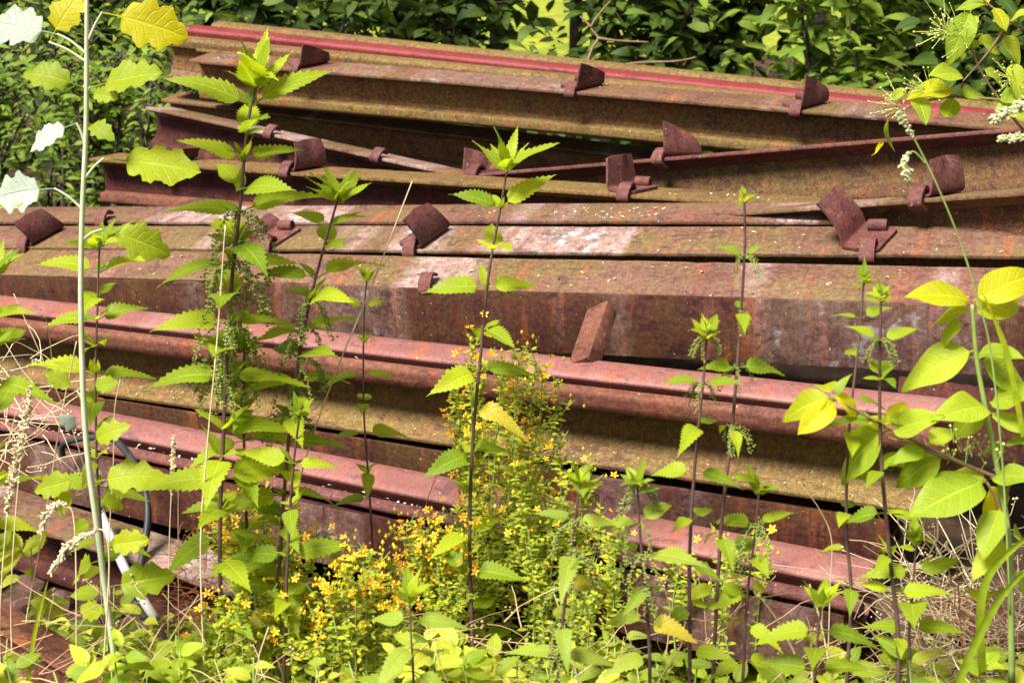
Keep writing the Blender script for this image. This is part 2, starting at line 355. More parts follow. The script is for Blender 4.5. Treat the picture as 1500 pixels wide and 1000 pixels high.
def rail(label, A, B, prof=VIG, roll=0.0, ref='near', inv=True, mats=None, ext=(0, 0), foot=None, key=None, group='old rails stacked in the pile', far=None):
    """A, B: (px, py, depth) of the reference line; roll: degrees the profile leans towards the camera; inv: foot on top."""
    a, b = P(*A), P(*B); t_ = (b - a).normalized()
    a = a - t_ * ext[0]; b = b + t_ * ext[1]; L = (b - a).length
    v0 = (Vector((0, 0, 1)) - t_ * t_.z).normalized(); u0 = v0.cross(t_).normalized()
    if u0.y > 0: u0 = -u0                                   # u0 points to the camera
    ph = rad(roll); v1 = v0 * math.cos(ph) + u0 * math.sin(ph); u1 = u0 * math.cos(ph) - v0 * math.sin(ph)
    fw = max(p[0] for p in prof['foot'])
    if far:                                                  # lean found from where the far foot edge shows
        best = None
        for q in range(-30, 61):
            uu = u0 * math.cos(rad(q)) - v0 * math.sin(rad(q)); W_ = foot or 2 * fw
            lo_, hi_ = 0.0, 1.0
            for _ in range(30):
                md = (lo_ + hi_) / 2; pq = pix(a + (b - a) * md - uu * W_ * .001)
                if pq[0] < far[0]: lo_ = md
                else: hi_ = md
            er = abs(pq[1] - far[1])
            if best is None or er < best[0]: best = (er, q)
        ph = rad(best[1]); v1 = v0 * math.cos(ph) + u0 * math.sin(ph); u1 = u0 * math.cos(ph) - v0 * math.sin(ph)
    sc_ = (foot / (2 * fw)) if foot else 1.0
    if inv: v1, u1n = -v1, u1
    if ref == 'near': rp = (fw, 0)
    elif ref == 'top': rp = (0, max(p[1] for p in prof['head']))
    else: rp = ref
    k = 0.001 * sc_
    o0 = a - u1 * (rp[0] * k) - v1 * (rp[1] * k)
    M = Matrix((t_, u1, v1)).transposed().to_4x4(); M.translation = o0
    o = bpy.data.objects.new('steel_rail', None); C.objects.link(o); o.matrix_basis = M; o.empty_display_size = 0.1
    tag(o, label, 'rail', group)
    mats = mats or {}
    nseg = 96; rr = random.Random(len(RAILS) + 5)
    flip = M.to_3x3().determinant() < 0; b1, b2 = rr.uniform(0, 6), rr.uniform(0, 6)
    for part, poly in prof.items():
        rp_ = rounded([(x * sc_, y * sc_) for x, y in poly], 3.2 if part != 'foot' else 2.2); n = len(rp_); mb = MB()
        um = max(abs(p.x) for p in rp_); nick = {}
        for q in range(9 if part == 'foot' else 3):
            nick[(rr.randint(2, nseg - 2), rr.choice((-1, 1)))] = rr.uniform(1.0, 4.0)
        for i in range(nseg + 1):
            s = L * i / nseg; bow = 1.4 * math.sin(s * 2.1 + b1) + 0.7 * math.sin(s * 5.3 + b2)
            ew = {1: rr.uniform(-.5, .5), -1: rr.uniform(-.5, .5)}
            for p in rp_:
                x, y = p.x, p.y; sg = 1 if x > 0 else -1
                if abs(x) > um - 6: x += ew[sg] - sg * nick.get((i, sg), 0.0); y += ew[sg] * .5
                dx = rr.uniform(-2, 2) * 0.001 if i in (0, nseg) else 0
                mb.v.append((s + dx, (x + bow) * 0.001, (y + bow * .4) * 0.001)); mb.uv.append((s, 0.5)); mb.var.append(0)
        for i in range(nseg):
            for j in range(n):
                mb.f.append((i * n + j, (i + 1) * n + j, (i + 1) * n + (j + 1) % n, i * n + (j + 1) % n))
        mb.f.append(tuple(range(n))); mb.f.append(tuple(nseg * n + j for j in range(n))[::-1])
        if not flip: mb.f = [f[::-1] for f in mb.f]
        dm = {'foot': 'rust_foot', 'web': 'rust_web', 'head': 'rust_moss', 'lip': 'rust_lip'}
        nm = {'foot': 'foot', 'web': 'web', 'head': 'head', 'lip': 'guard_lip'}[part]
        link(nm, mb.mesh(nm, mats.get(part, dm[part]), True, 32), o)
    info = dict(o=o, a=o0 + u1 * (fw * k), t=t_, u=u1, n=-v1, L=L, fw=2 * fw * k, M=M)
    RAILS[key or label] = info
    return info
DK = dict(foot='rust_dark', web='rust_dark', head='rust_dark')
# top tier
rail('rearmost rail of the pile, only its brown rough top showing against the bushes', (310, 34, 4.95), (1500, 160, 4.02), roll=6, ref=(30, 138), inv=False, ext=(0, 0.6), key='T0', mats=dict(head='rust_moss'))
rail('red-painted rail head just under the top edge of the pile', (266, 40, 4.80), (1500, 172, 3.88), roll=8, ref=(30, 138), inv=False, ext=(0, 0.6), key='T1', mats=dict(head='rust_red', web='rust_red'))
rail('upturned rail with plain olive foot directly below the red rail head', (288, 71, 4.64), (1500, 204, 3.76), roll=-1, ext=(0, 0.6), key='T2', mats=dict(foot='rust_moss'))
rail('upturned rail with three anchors on its foot, topmost in front', (277, 88, 4.52), (1500, 190, 3.56), roll=8, ext=(0, 0.6), key='T3', mats=dict(foot='rust_top'))
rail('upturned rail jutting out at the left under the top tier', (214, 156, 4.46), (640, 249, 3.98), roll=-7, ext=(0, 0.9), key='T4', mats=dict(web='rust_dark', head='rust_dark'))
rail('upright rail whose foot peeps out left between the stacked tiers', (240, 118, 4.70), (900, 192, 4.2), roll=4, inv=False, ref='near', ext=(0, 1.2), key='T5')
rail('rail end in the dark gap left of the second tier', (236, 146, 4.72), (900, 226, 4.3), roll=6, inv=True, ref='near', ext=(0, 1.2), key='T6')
# crossing rails on the right
rail('upturned rail rising to the right across the top tier', (640, 259, 3.95), (1500, 186, 2.98), roll=-9, ext=(0.0, 0.5), key='R2', mats=dict(foot='rust_anchor', web='rust_brown', head='rust_brown'))
rail('upturned rail rising to the right behind the big anchor', (830, 327, 3.42), (1500, 281, 2.72), roll=-3, ext=(0.2, 0.4), key='R1', mats=dict(web='rust_brown', head='rust_brown'))
# middle tier
rail('upturned rail with olive foot and dark underside, left end beside the sapling', (130, 232, 4.15), (1200, 304, 3.12), far=(640, 254), ext=(0, 0.25), key='M0', mats=dict(foot='rust_moss', head='rust_lip', web='rust_dark'))
rail('pinkish upturned rail lying farthest back of the three leaning feet', (0, 324, 3.95), (1200, 324, 3.02), far=(600, 299), ext=(0.5, 0.5), key='M1')
rail('upturned rail carrying the big open anchor, middle of the leaning feet', (0, 362, 3.78), (1500, 374, 2.72), far=(1000, 331), ext=(0.5, 0.4), key='M2')
rail('upturned rail with grey flaking patches, lowest of the leaning feet', (0, 402, 3.66), (1430, 445, 2.62), far=(1000, 382), ext=(0.5, 0.3), key='M3')
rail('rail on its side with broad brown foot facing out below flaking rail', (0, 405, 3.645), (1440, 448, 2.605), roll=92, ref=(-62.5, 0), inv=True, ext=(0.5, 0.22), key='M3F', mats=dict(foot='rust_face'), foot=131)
# front rows
rail('upper pink grooved rail with a steel block lying on it', (0, 430, 3.34), (1408, 582, 2.36), prof=GRV, roll=15, ref=(-36, 168), inv=False, ext=(0.4, 0), key='G1', mats=dict(head='rust_pink', web='rust_moss', foot='rust_moss'))
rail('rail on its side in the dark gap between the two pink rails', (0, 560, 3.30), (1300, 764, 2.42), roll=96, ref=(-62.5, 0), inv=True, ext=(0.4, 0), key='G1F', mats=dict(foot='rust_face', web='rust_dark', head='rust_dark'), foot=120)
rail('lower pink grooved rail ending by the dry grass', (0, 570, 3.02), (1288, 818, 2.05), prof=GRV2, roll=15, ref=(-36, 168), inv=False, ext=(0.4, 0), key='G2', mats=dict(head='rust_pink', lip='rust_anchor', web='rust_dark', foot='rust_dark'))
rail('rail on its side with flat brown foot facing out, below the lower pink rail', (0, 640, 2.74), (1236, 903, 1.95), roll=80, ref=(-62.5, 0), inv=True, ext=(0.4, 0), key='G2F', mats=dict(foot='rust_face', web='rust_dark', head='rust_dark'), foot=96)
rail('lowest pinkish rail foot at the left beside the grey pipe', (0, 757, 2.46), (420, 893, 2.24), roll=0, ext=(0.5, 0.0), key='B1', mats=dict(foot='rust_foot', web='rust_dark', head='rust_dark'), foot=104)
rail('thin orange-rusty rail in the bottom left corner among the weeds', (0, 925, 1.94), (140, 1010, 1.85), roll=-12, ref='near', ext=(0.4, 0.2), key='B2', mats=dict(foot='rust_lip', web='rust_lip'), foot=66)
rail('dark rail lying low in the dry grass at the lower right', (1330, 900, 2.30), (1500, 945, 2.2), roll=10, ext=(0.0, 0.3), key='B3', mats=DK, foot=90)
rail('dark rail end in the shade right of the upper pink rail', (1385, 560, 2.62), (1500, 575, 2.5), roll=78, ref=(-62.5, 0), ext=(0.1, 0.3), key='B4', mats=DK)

# ------------------------------------------------------------------ rail anchors: bent plate with wing, hook at each foot edge
def ribbon(path, wid, th, x0):
    """strip of thickness th following a path in the y-z plane, extruded in x from x0 to x0+wid"""
    mb = MB(); n = len(path); prof = []
    pts = [Vector(p) for p in path]
    for s in (1, -1):
        for i in (range(n) if s == 1 else range(n - 1, -1, -1)):
            tn = (pts[min(i + 1, n - 1)] - pts[max(i - 1, 0)]).normalized(); nn = Vector((-tn.y, tn.x))
            prof.append(pts[i] + nn * (th / 2 * s))
    k = len(prof)
    for e, x in enumerate((x0, x0 + 0.0025, x0 + wid - 0.0025, x0 + wid)):
        ins = 0.86 if e in (0, 3) else 1.0
        for i, p in enumerate(prof):
            c = pts[i] if i < n else pts[2 * n - 1 - i]
            q = c + (p - c) * ins
            mb.v.append((x, q.x, q.y)); mb.uv.append((0, 0)); mb.var.append(0)
    for e in range(3):
        for i in range(k):
            a, b = e * k + i, e * k + (i + 1) % k
            mb.f.append((a, b, b + k, a + k))
    for i in range(n - 1):
        mb.f.append((i, i + 1, k - 2 - i, k - 1 - i)[::-1]); o_ = 3 * k
        mb.f.append((o_ + i, o_ + i + 1, o_ + k - 2 - i, o_ + k - 1 - i))
    return mb
def arc(cy, cz, r, a0, a1, n=8): return [(cy + r * math.cos(rad(a0 + (a1 - a0) * i / n)), cz + r * math.sin(rad(a0 + (a1 - a0) * i / n))) for i in range(n + 1)]
# hook: y outward past the edge, z up from the foot surface, edge of the foot at y = 0
hook_path = [(-0.034, 0.010)] + arc(-0.016, 0.0085, 0.013, 150, 60, 5) + [(0.004, 0.010)] + arc(0.002, -0.006, 0.011, 40, -60, 6) + [(-0.002, -0.022), (-0.014, -0.026)]
HOOK = ribbon(hook_path, 0.030, 0.0075, -0.015).mesh('hook', 'rust_anchor', True, 40)
ROLLP = arc(-0.016, 0.011, 0.0095, -60, 215, 12)
ROLL = ribbon(ROLLP, 0.038, 0.006, -0.019).mesh('hook', 'rust_anchor', True, 50)
def plate_mesh(width, wing_h, lean, base_len, skew, taper=0.0):
    """base plate across the foot (y from -width to 0), wing rising at x = 0 with a curve"""
    path = [(base_len, 0.0)] + [(base_len * 0.5, 0.0)] + [(0.012 + 0.012 * math.cos(rad(q)), 0.012 + 0.012 * math.sin(rad(q))) for q in (270, 250, 230, 210, 190)]
    hx, hz = path[-1]
    for i in range(1, 6):
        q = i / 5; path.append((hx - lean * wing_h * q * q, hz + wing_h * q))
    mb = MB(); n = len(path); ny = 12; th = 0.0055
    pts = [Vector(p) for p in path]
    for side in (1, -1):
        for i, p in enumerate(pts):
            tn = (pts[min(i + 1, n - 1)] - pts[max(i - 1, 0)]).normalized(); nn = Vector((tn.y, -tn.x))
            q = p + nn * (th / 2 * side); up_ = max(0, i - 6) / 5
            for j in range(ny + 1):
                y = -width * j / ny
                if up_ > 0: y = y * (1 - 0.16 * up_) - skew * up_
                cut = 0.010 if (i == 0 and j in (0, ny)) else 0
                zz = 0.016 + (q.y - 0.016) * (1 - taper * j / ny) if q.y > 0.016 else q.y
                cr = 0.007 * up_ * (1 - math.exp(-((j / ny - .55) / .16) ** 2))
                mb.v.append((q.x - cut - cr, y, zz + 0.004 + 0.004 * up_ * math.sin(math.pi * j / ny))); mb.uv.append((0, 0)); mb.var.append(0)
    W = ny + 1; off = n * W
    for i in range(n - 1):
        for j in range(ny):
            a = i * W + j; f = (a, a + 1, a + W + 1, a + W); mb.f.append(f[::-1]); mb.f.append(tuple(x + off for x in f))
        for j in (0, ny):
            a = i * W + j; f = (a, a + W, a + W + off, a + off); mb.f.append(f if j else f[::-1])
    for i in (0, n - 1):
        for j in range(ny):
            a = i * W + j; f = (a, a + 1, a + 1 + off, a + off); mb.f.append(f if i == 0 else f[::-1])
    return mb
PLATES = {}
def at_px(info, px):
    lo, hi = 0.0, info['L']
    for _ in range(40):
        md = (lo + hi) / 2
        if pix(info['a'] + info['t'] * md)[0] < px: lo = md
        else: hi = md
    return (lo + hi) / 2
def anchor(key, px, label, s=1, wing=0.062, lean=0.35, base=0.075, hook=True, plate=True, roll=True, skew=0.012, k=1.0, taper=0.0, turn=14):
    inf = RAILS[key]; q = at_px(inf, px)
    z = inf['n']; y = inf['u']; x = inf['t'] * s
    M = Matrix((x * k, y * k, z * k)).transposed().to_4x4(); M.translation = inf['a'] + inf['t'] * q + z * 0.0012
    o = bpy.data.objects.new('rail_anchor', None); C.objects.link(o); o.matrix_basis = M; o.empty_display_size = 0.03
    tag(o, label, 'rail anchor', 'rail anchors clamped on the rail feet')
    wd = inf['fw'] / k
    if plate:
        kk = (wing, lean, base, skew, round(wd, 3), taper)
        if kk not in PLATES: PLATES[kk] = plate_mesh(wd * 0.86, wing, lean, base, skew, taper).mesh('plate', 'rust_anchor', True, 50)
        link('plate', PLATES[kk], o, Matrix.Translation((-0.03, -wd * 0.07, 0)) @ Matrix.Translation((.03, -wd * .43, 0)) @ Matrix.Rotation(rad(turn) * s, 4, 'Z') @ Matrix.Translation((-.03, wd * .43, 0)))
    if hook: link('hook', HOOK, o, Matrix.Translation((0.012 if plate else 0, 0, 0.0)))
    if roll and plate: link('hook', ROLL, o, Matrix.Translation((0.016, -wd * 0.90, 0.004)) @ Matrix.Diagonal((1, -1, 1, 1)))
anchor('T3', 438, 'small anchor near the left end of the top rail', s=-1, wing=0.060, lean=0.0, taper=0.75, turn=26)
anchor('T3', 842, 'pointed anchor in the middle of the top rail', s=-1, wing=0.066, lean=0.0, taper=0.7, turn=26)
anchor('T3', 1172, 'anchor near the right end of the top rail', s=-1, wing=0.078, lean=-0.1, taper=0.7, turn=28)
anchor('R2', 972, 'anchor on the rising rail in front of the top tier', s=-1, wing=0.074, lean=-0.1, taper=0.6, skew=0.0, turn=28)
anchor('R2', 690, 'anchor with thin-edged wing where the rising rail starts', s=1, wing=0.062, lean=0.0, taper=0.6, turn=26)
anchor('T4', 552, 'lone hook on the dark rail under the top tier', plate=False)
anchor('T4', 395, 'hook half hidden behind the tallest nettle', plate=False)
anchor('M0', 424, 'curved purple anchor plate beside the tallest nettle', s=-1, wing=0.06, lean=-0.3)
anchor('M0', 908, 'open anchor with upright wing on the olive rail foot', s=1, wing=0.062, lean=0.05)
anchor('M0', 236, 'anchor at the left end near the sapling leaf', s=-1, wing=0.02, lean=0.8)
anchor('M2', 608, 'anchor with large bent plate left of centre', s=-1, wing=0.068, lean=-0.35, skew=-0.02)
anchor('M2', 40, 'anchor with bent plate at the left edge', s=-1, wing=0.06, lean=-0.35, skew=-0.02)
anchor('M2', 384, 'anchor half hidden behind the nettle stems', s=1, wing=0.02, lean=0.9)
anchor('M2', 1262, 'largest anchor, wide open wing, at the right', s=1, wing=0.078, lean=0.55, skew=0.006)
anchor('M3', 625, 'single hook gripping the edge of the flaking rail', plate=False)
anchor('R1', 1352, 'anchor wing in shade behind the drooping grass head', s=-1, wing=0.06, lean=-0.2)
anchor('M1', 150, 'rusty hook at the left under the olive rail', plate=False)

# steel block leaning on the upper pink rail
def block(name, label, cat, c0, c1, wdt, th, mat, nrm):
    d = c1 - c0; fr = frame(d, nrm); mb = MB(); L = d.length; rr = random.Random(3)
    poly = rounded([(-wdt / 2, 0), (wdt / 2, 0), (wdt / 2, th), (-wdt / 2, th)], 0.0025); n = len(poly)
    K = 9
    for i in range(K):
        sk = 0.0
        for p in poly:
            jag = rr.uniform(-0.0012, 0.0012)
            mb.v.append((p.x + jag, L * i / (K - 1) + (p.x * 0.15 if i in (0, K - 1) else 0), p.y + jag)); mb.uv.append((0, 0)); mb.var.append(0)
    for i in range(K - 1):
        for j in range(n): mb.f.append((i * n + j, i * n + (j + 1) % n, (i + 1) * n + (j + 1) % n, (i + 1) * n + j))
    mb.f.append(tuple(range(n))); mb.f.append(tuple((K - 1) * n + j for j in range(n))[::-1])
    mb.f = [f[::-1] for f in mb.f]
    o = link(name, mb.mesh(name, mat, True, 40)); M = fr.to_4x4(); M.translation = c0; o.matrix_basis = M
    tag(o, label, cat)
block('steel_block', 'loose rusty steel block lying tilted on the upper pink rail', 'steel block', P(862, 547, 2.66), P(889, 466, 2.76), 0.046, 0.036, 'rust_lip', Vector((-0.6, -0.6, 0.5)))

# ------------------------------------------------------------------ cable, pipe, stones
def tube_obj(name, pts, r0, r1, mat, parent=None, n=8, k=6):
    mb = MB(); off = parent.location if parent else Vector((0, 0, 0))
    tube(mb, [p - off for p in spline(pts, k)], r0, r1, n); return link(name, mb.mesh(name, mat, True), parent)
cab = thing('rubber_cable', 'looped black rubber cable hanging over the lower rails at the left', 'cable', P(206, 850, 2.3))
tube_obj('cable', [P(92, 668, 2.62), P(96, 648, 2.60), P(150, 640, 2.56), P(180, 656, 2.5), P(207, 705, 2.44), P(217, 755, 2.4), P(209, 815, 2.36), P(204, 850, 2.32), P(210, 905, 2.28)], 0.0058, 0.0058, 'rubber', cab)
tube_obj('cable', [P(168, 642, 2.55), P(192, 668, 2.48), P(211, 712, 2.42), P(216, 760, 2.385), P(206, 825, 2.34), P(198, 870, 2.3)], 0.0052, 0.0052, 'rubber', cab)
pip = thing('grey_pipe', 'pale grey plastic pipe slanting down into the weeds', 'pipe', P(228, 905, 2.2))
tube_obj('pipe', [P(143, 742, 2.42), P(168, 800, 2.34), P(192, 850, 2.28), P(228, 906, 2.2)], 0.0085, 0.0075, 'grey_pipe', pip)
mb = MB(); tube(mb, [p - pip.location for p in spline([P(186, 838, 2.30), P(196, 880, 2.27), P(215, 905, 2.22)])], 0.006, 0.006, 8)
link('inner_wire', mb.mesh('inner_wire', 'rubber'), pip)
def rock(c, r, seed):
    rr = random.Random(seed); import bmesh
    bm = bmesh.new(); bmesh.ops.create_icosphere(bm, subdivisions=2, radius=r)
    dirs = [(Vector((rr.gauss(0, 1), rr.gauss(0, 1), rr.gauss(0, 1))).normalized(), rr.uniform(0.55, 0.9)) for _ in range(9)]
    for v_ in bm.verts:
        for d_, k_ in dirs:
            e = v_.co.dot(d_) - r * k_
            if e > 0: v_.co -= d_ * e
        v_.co.z *= 0.75
    me = bpy.data.meshes.new('stone'); bm.to_mesh(me); bm.free(); me.materials.append(MATS['stone']); return me
ROCKS = [rock(None, 1.0, i) for i in range(6)]
for i in range(44):
    px, py = R.uniform(-20, 330), R.uniform(815, 1000)
    if R.random() < 0.3: px, py = R.uniform(250, 1500), R.uniform(930, 1000)
    r_ = ray(px, py); p = CAM + r_ * (H / -r_.z); sz = R.uniform(0.012, 0.032)
    o = link('rubble_stone', R.choice(ROCKS)); o.location = (p.x, p.y, gz(p.x, p.y) + sz * 0.35); o.scale = (sz,) * 3; o.rotation_euler = (R.uniform(0, 6), R.uniform(0, 6), R.uniform(0, 6))
    tag(o, 'reddish brown rubble stone on the ground in front of the lowest rail', 'stone', 'loose rubble stones on the ground')

# ------------------------------------------------------------------ nettles
def strand_mesh(seed):
    rr = random.Random(seed); mb = MB()
    for k in range(3):
        p = Vector((0, 0, 0)); d = Vector((rr.uniform(-1, 1), rr.uniform(-1, 1), 0.3)).normalized(); pts = [p.copy()]
        for i in range(9):
            d = (d + Vector((rr.uniform(-.25, .25), rr.uniform(-.25, .25), -0.34))).normalized(); p = p + d * 0.125; pts.append(p.copy())
            for q in range(5):
                blob(mb, p + Vector((rr.gauss(0, .035), rr.gauss(0, .035), rr.gauss(0, .035))), rr.uniform(0.022, 0.042), sq=(1, 1, .8))
        tube(mb, pts, 0.010, 0.006, 3, cap=False)
    return mb.mesh('flower_strand', 'catkin', False)
STR = [strand_mesh(i) for i in range(4)]
GROUND = lambda x, y: Vector((x, y, gz(x, y)))
def nettle(label, top, path, Y, nodes_, leaf=0.075, kind='nettle', flowers=(0.3, 0.6), stem='stem_purple', dY=0.0, topsize=1.0, r=0.0034, dying=0.06, az0=None, gap=0):
    """top, path: pixels from the tip down; Y: distance of the stem base plane; nodes_: leaf pairs along the part in view"""
    pts = [PY(px, py, Y + dY * (1 - i / max(1, len(path)))) for i, (px, py) in enumerate([top] + path)]
    lastp = pts[-1]; base = Vector((lastp.x, lastp.y, gz(lastp.x, lastp.y) - 0.01))
    if lastp.z > 0.05: pts.append(base)
    else: base = Vector((lastp.x, lastp.y, lastp.z))
    o = thing('nettle', label, 'nettle', base, 'stinging nettles in front of the pile')
    sp = spline(pts, 8); mb = MB(); tube(mb, [p - base for p in sp], r * 0.42, r, 6)
    link('stem', mb.mesh('stem', stem), o)
    L = [0.0]
    for i in range(1, len(sp)): L.append(L[-1] + (sp[i] - sp[i - 1]).length)
    vis = (pts[0] - pts[-2 if lastp.z > 0.05 else -1]).length
    def at(q):
        q = max(0, min(L[-1] - 1e-5, q)); i = 0
        while L[i + 1] < q: i += 1
        u = (q - L[i]) / (L[i + 1] - L[i]); return sp[i].lerp(sp[i + 1], u)
    az = R.uniform(-0.35, 0.35) if az0 is None else az0
    for i in range(nodes_):
        f = (i + 0.25) / nodes_; q = vis * f ** 1.08
        p = at(q + R.uniform(-0.004, 0.004)); az += math.pi / 2 * R.uniform(0.85, 1.15)
        size = leaf * min(1.15, (0.52 * topsize + 1.5 * f ** 0.8)) * R.uniform(0.85, 1.15)
        if f > 0.7: size *= 0.92
        el = rad(42 - 130 * f) if f < 0.3 else rad(R.uniform(-14, 16))
        for sgn in (0, math.pi):
            if f > 0.45 and R.random() < 0.12 + gap: continue
            a_ = az + sgn + R.uniform(-0.25, 0.25); e_ = el + R.uniform(-0.18, 0.18)
            d = Vector((math.cos(a_) * math.cos(e_), math.sin(a_) * math.cos(e_) * 0.9, math.sin(e_)))
            kd = 'nettle_dying' if (f > 0.5 and R.random() < dying) else kind
            upv = Vector((R.uniform(-.3, .3), -0.45 + R.uniform(-.25, .25), 1))
            put_leaf(o, kd, p + d * 0.002, d, size * R.uniform(0.75, 1.15) * (0.7 if kd == 'nettle_dying' else 1), upv)
        if f < 0.75 and r >= 0.003:
            for k in range(2 if r < 0.0038 else 3):
                a_ = R.uniform(0, 6.28); e_ = rad(R.uniform(15, 65)); d = Vector((math.cos(a_) * math.cos(e_), math.sin(a_) * math.cos(e_), math.sin(e_)))
                put_leaf(o, 'nettle_young', p, d, leaf * R.uniform(0.30, 0.62), Vector((-d.x, -d.y - .4, .6)))
        if flowers[0] < f < flowers[1]:
            for k in range(2):
                M = Matrix.Translation(p - base) @ Matrix.Rotation(R.uniform(0, 6.28), 4, 'Z') @ Matrix.Diagonal((1, 1, 1, 1)) 
                ss = leaf * R.uniform(0.60, 0.95)
                link('flower_strand', R.choice(STR), o, M @ Matrix.Diagonal((ss, ss, ss, 1)))
    for k in range(7):                                     # young leaves at the tip
        a_ = az + k * 2.4; e_ = rad(R.uniform(12, 78))
        d = Vector((math.cos(a_) * math.cos(e_), math.sin(a_) * math.cos(e_), math.sin(e_)))
        put_leaf(o, 'nettle_young', pts[0] - Vector((0, 0, 0.002 * k)), d, leaf * 0.62 * topsize * R.uniform(0.6, 1.1), Vector((-d.x, -d.y - .4, .5)))
    return o
nettle('tallest nettle with bright leaves, left of centre', (376, 118), [(362, 190), (352, 300), (338, 430), (328, 620), (322, 800), (328, 1000)], 1.80, 23, 0.080, flowers=(0.2, 0.5), topsize=1.75, r=0.004, az0=0.2)
nettle('nettle close behind the tallest one, its head at mid height', (358, 505), [(357, 620), (361, 760), (370, 900), (376, 1000)], 1.86, 11, 0.070, flowers=(0.0, 0.2), r=0.0038)
nettle('dark stemmed nettle leaning right beside the tallest one', (497, 285), [(478, 350), (452, 450), (432, 560), (418, 700), (408, 850), (400, 1000)], 1.84, 18, 0.068, topsize=1.4, flowers=(0.2, 0.5), r=0.0036)
nettle('bare lower stemmed nettle just right of the leaning one', (440, 600), [(428, 700), (420, 850), (416, 1000)], 1.78, 6, 0.062, flowers=(0, 0), r=0.0034)
nettle('slim nettle with small leaves in front of the steel hook', (538, 402), [(533, 470), (533, 600), (541, 720), (549, 860)], 1.98, 10, 0.046, flowers=(0, 0), r=0.0024)
nettle('nettle with pale green crown near the centre', (744, 240), [(734, 300), (716, 400), (706, 500), (693, 640), (688, 780), (692, 940)], 1.86, 12, 0.066, flowers=(0, 0), topsize=1.7, r=0.0033, gap=0.15)
nettle('soft pale nettle low in front, right of centre', (850, 705), [(842, 760), (830, 860), (818, 1000)], 1.45, 6, 0.054, 'nettle_pale', flowers=(0.05, 0.9), r=0.0026, stem='stem_purple')
nettle('pale nettle with hanging flower strands at lower right of centre', (934, 705), [(936, 760), (944, 860), (952, 1000)], 1.47, 6, 0.052, 'nettle_pale', flowers=(0.0, 0.6), r=0.0026)
nettle('thin nettle with sparse curled leaves before the brown face', (1036, 485), [(1030, 560), (1018, 680), (1010, 820), (1010, 1000)], 1.55, 8, 0.042, flowers=(0.0, 0.2), r=0.0028)
nettle('thin nettle with long hanging flower strands at the right', (1090, 285), [(1091, 360), (1084, 480), (1073, 620), (1056, 780), (1044, 1000)], 1.57, 9, 0.040, flowers=(0.12, 0.55), topsize=0.8, r=0.0028, gap=0.1)
nettle('left one of the two slim reddish nettles by the yellow shrub', (1266, 405), [(1258, 500), (1243, 640), (1240, 780), (1246, 900)], 1.60, 9, 0.038, flowers=(0, 0), r=0.0025, dying=0.25)
nettle('right one of the two slim reddish nettles by the yellow shrub', (1291, 428), [(1289, 520), (1290, 660), (1302, 800), (1316, 980)], 1.55, 9, 0.043, flowers=(0.05, 0.2), r=0.0032)
nettle('nettle directly behind the pale sapling stem', (146, 352), [(143, 440), (140, 560), (142, 680), (150, 800), (160, 940)], 1.92, 15, 0.062, flowers=(0, 0), topsize=1.5, r=0.003)
nettle('short leafy nettle in front of the lower pink rail end', (1112, 715), [(1106, 780), (1094, 880), (1088, 1000)], 1.58, 6, 0.050, flowers=(0.2, 0.5), r=0.0024, dying=0.3)
nettle('short nettle beside the dry grass at the right', (1342, 790), [(1338, 850), (1332, 920), (1330, 1000)], 1.56, 5, 0.052, flowers=(0, 0), r=0.0024)
nettle('small nettle in front of the lower right rail face', (1204, 880), [(1198, 930), (1192, 1010)], 1.46, 4, 0.058, flowers=(0, 0), r=0.0022)
nettle('nettle reaching in at the left edge', (-12, 400), [(-10, 520), (-14, 680), (-10, 860)], 1.76, 9, 0.075, flowers=(0, 0), r=0.003)
nettle('short nettle among the flowers at the bottom centre', (600, 872), [(602, 930), (606, 1010)], 1.50, 4, 0.060, 'nettle_pale', flowers=(0, 0), r=0.002)
nettle('tiny seedling standing between rail and big anchor', (1090, 270), [(1090, 300), (1092, 335)], 2.9, 2, 0.034, 'weed', flowers=(0, 0), r=0.0012) if False else None

# ------------------------------------------------------------------ hero leaves given by base and tip pixel
def leaf_px(o, kind, b, tpx, Y, dY=0.0, up=None, k=1.0, petiole=None, stemmat='stem_grey', me=None):
    p0 = PY(*b, Y); p1 = PY(*tpx, Y + dY); d = p1 - p0
    st = 0.30 if kind.startswith('poplar') else (0.08 if kind in ('dogwood', 'yellow') else 0.15)
    size = d.length / (1.0 + st) * k * 1.04
    put_leaf(o, kind, p0, d, size, up or Vector((R.uniform(-.3, .3), -0.75 + R.uniform(-.3, .3), 1)))
def stem_obj(o, pts, r0, r1, mat, name='stem'):
    mb = MB(); tube(mb, [p - o.location for p in spline(pts, 6)], r0, r1, 7); link(name, mb.mesh(name, mat), o)
YP = 1.72
spb = PY(172, 1000, YP); sp_o = thing('poplar_sapling', 'pale stemmed poplar sapling with large lobed leaves at the left', 'sapling', (spb.x, spb.y, gz(spb.x, spb.y)))
stem_obj(sp_o, [PY(x, y, YP) for x, y in ((128, -60), (127, 60), (126, 190), (120, 330), (119, 470), (126, 640), (146, 800), (172, 1000))] + [sp_o.location.copy()], 0.0024, 0.0046, 'stem_grey')
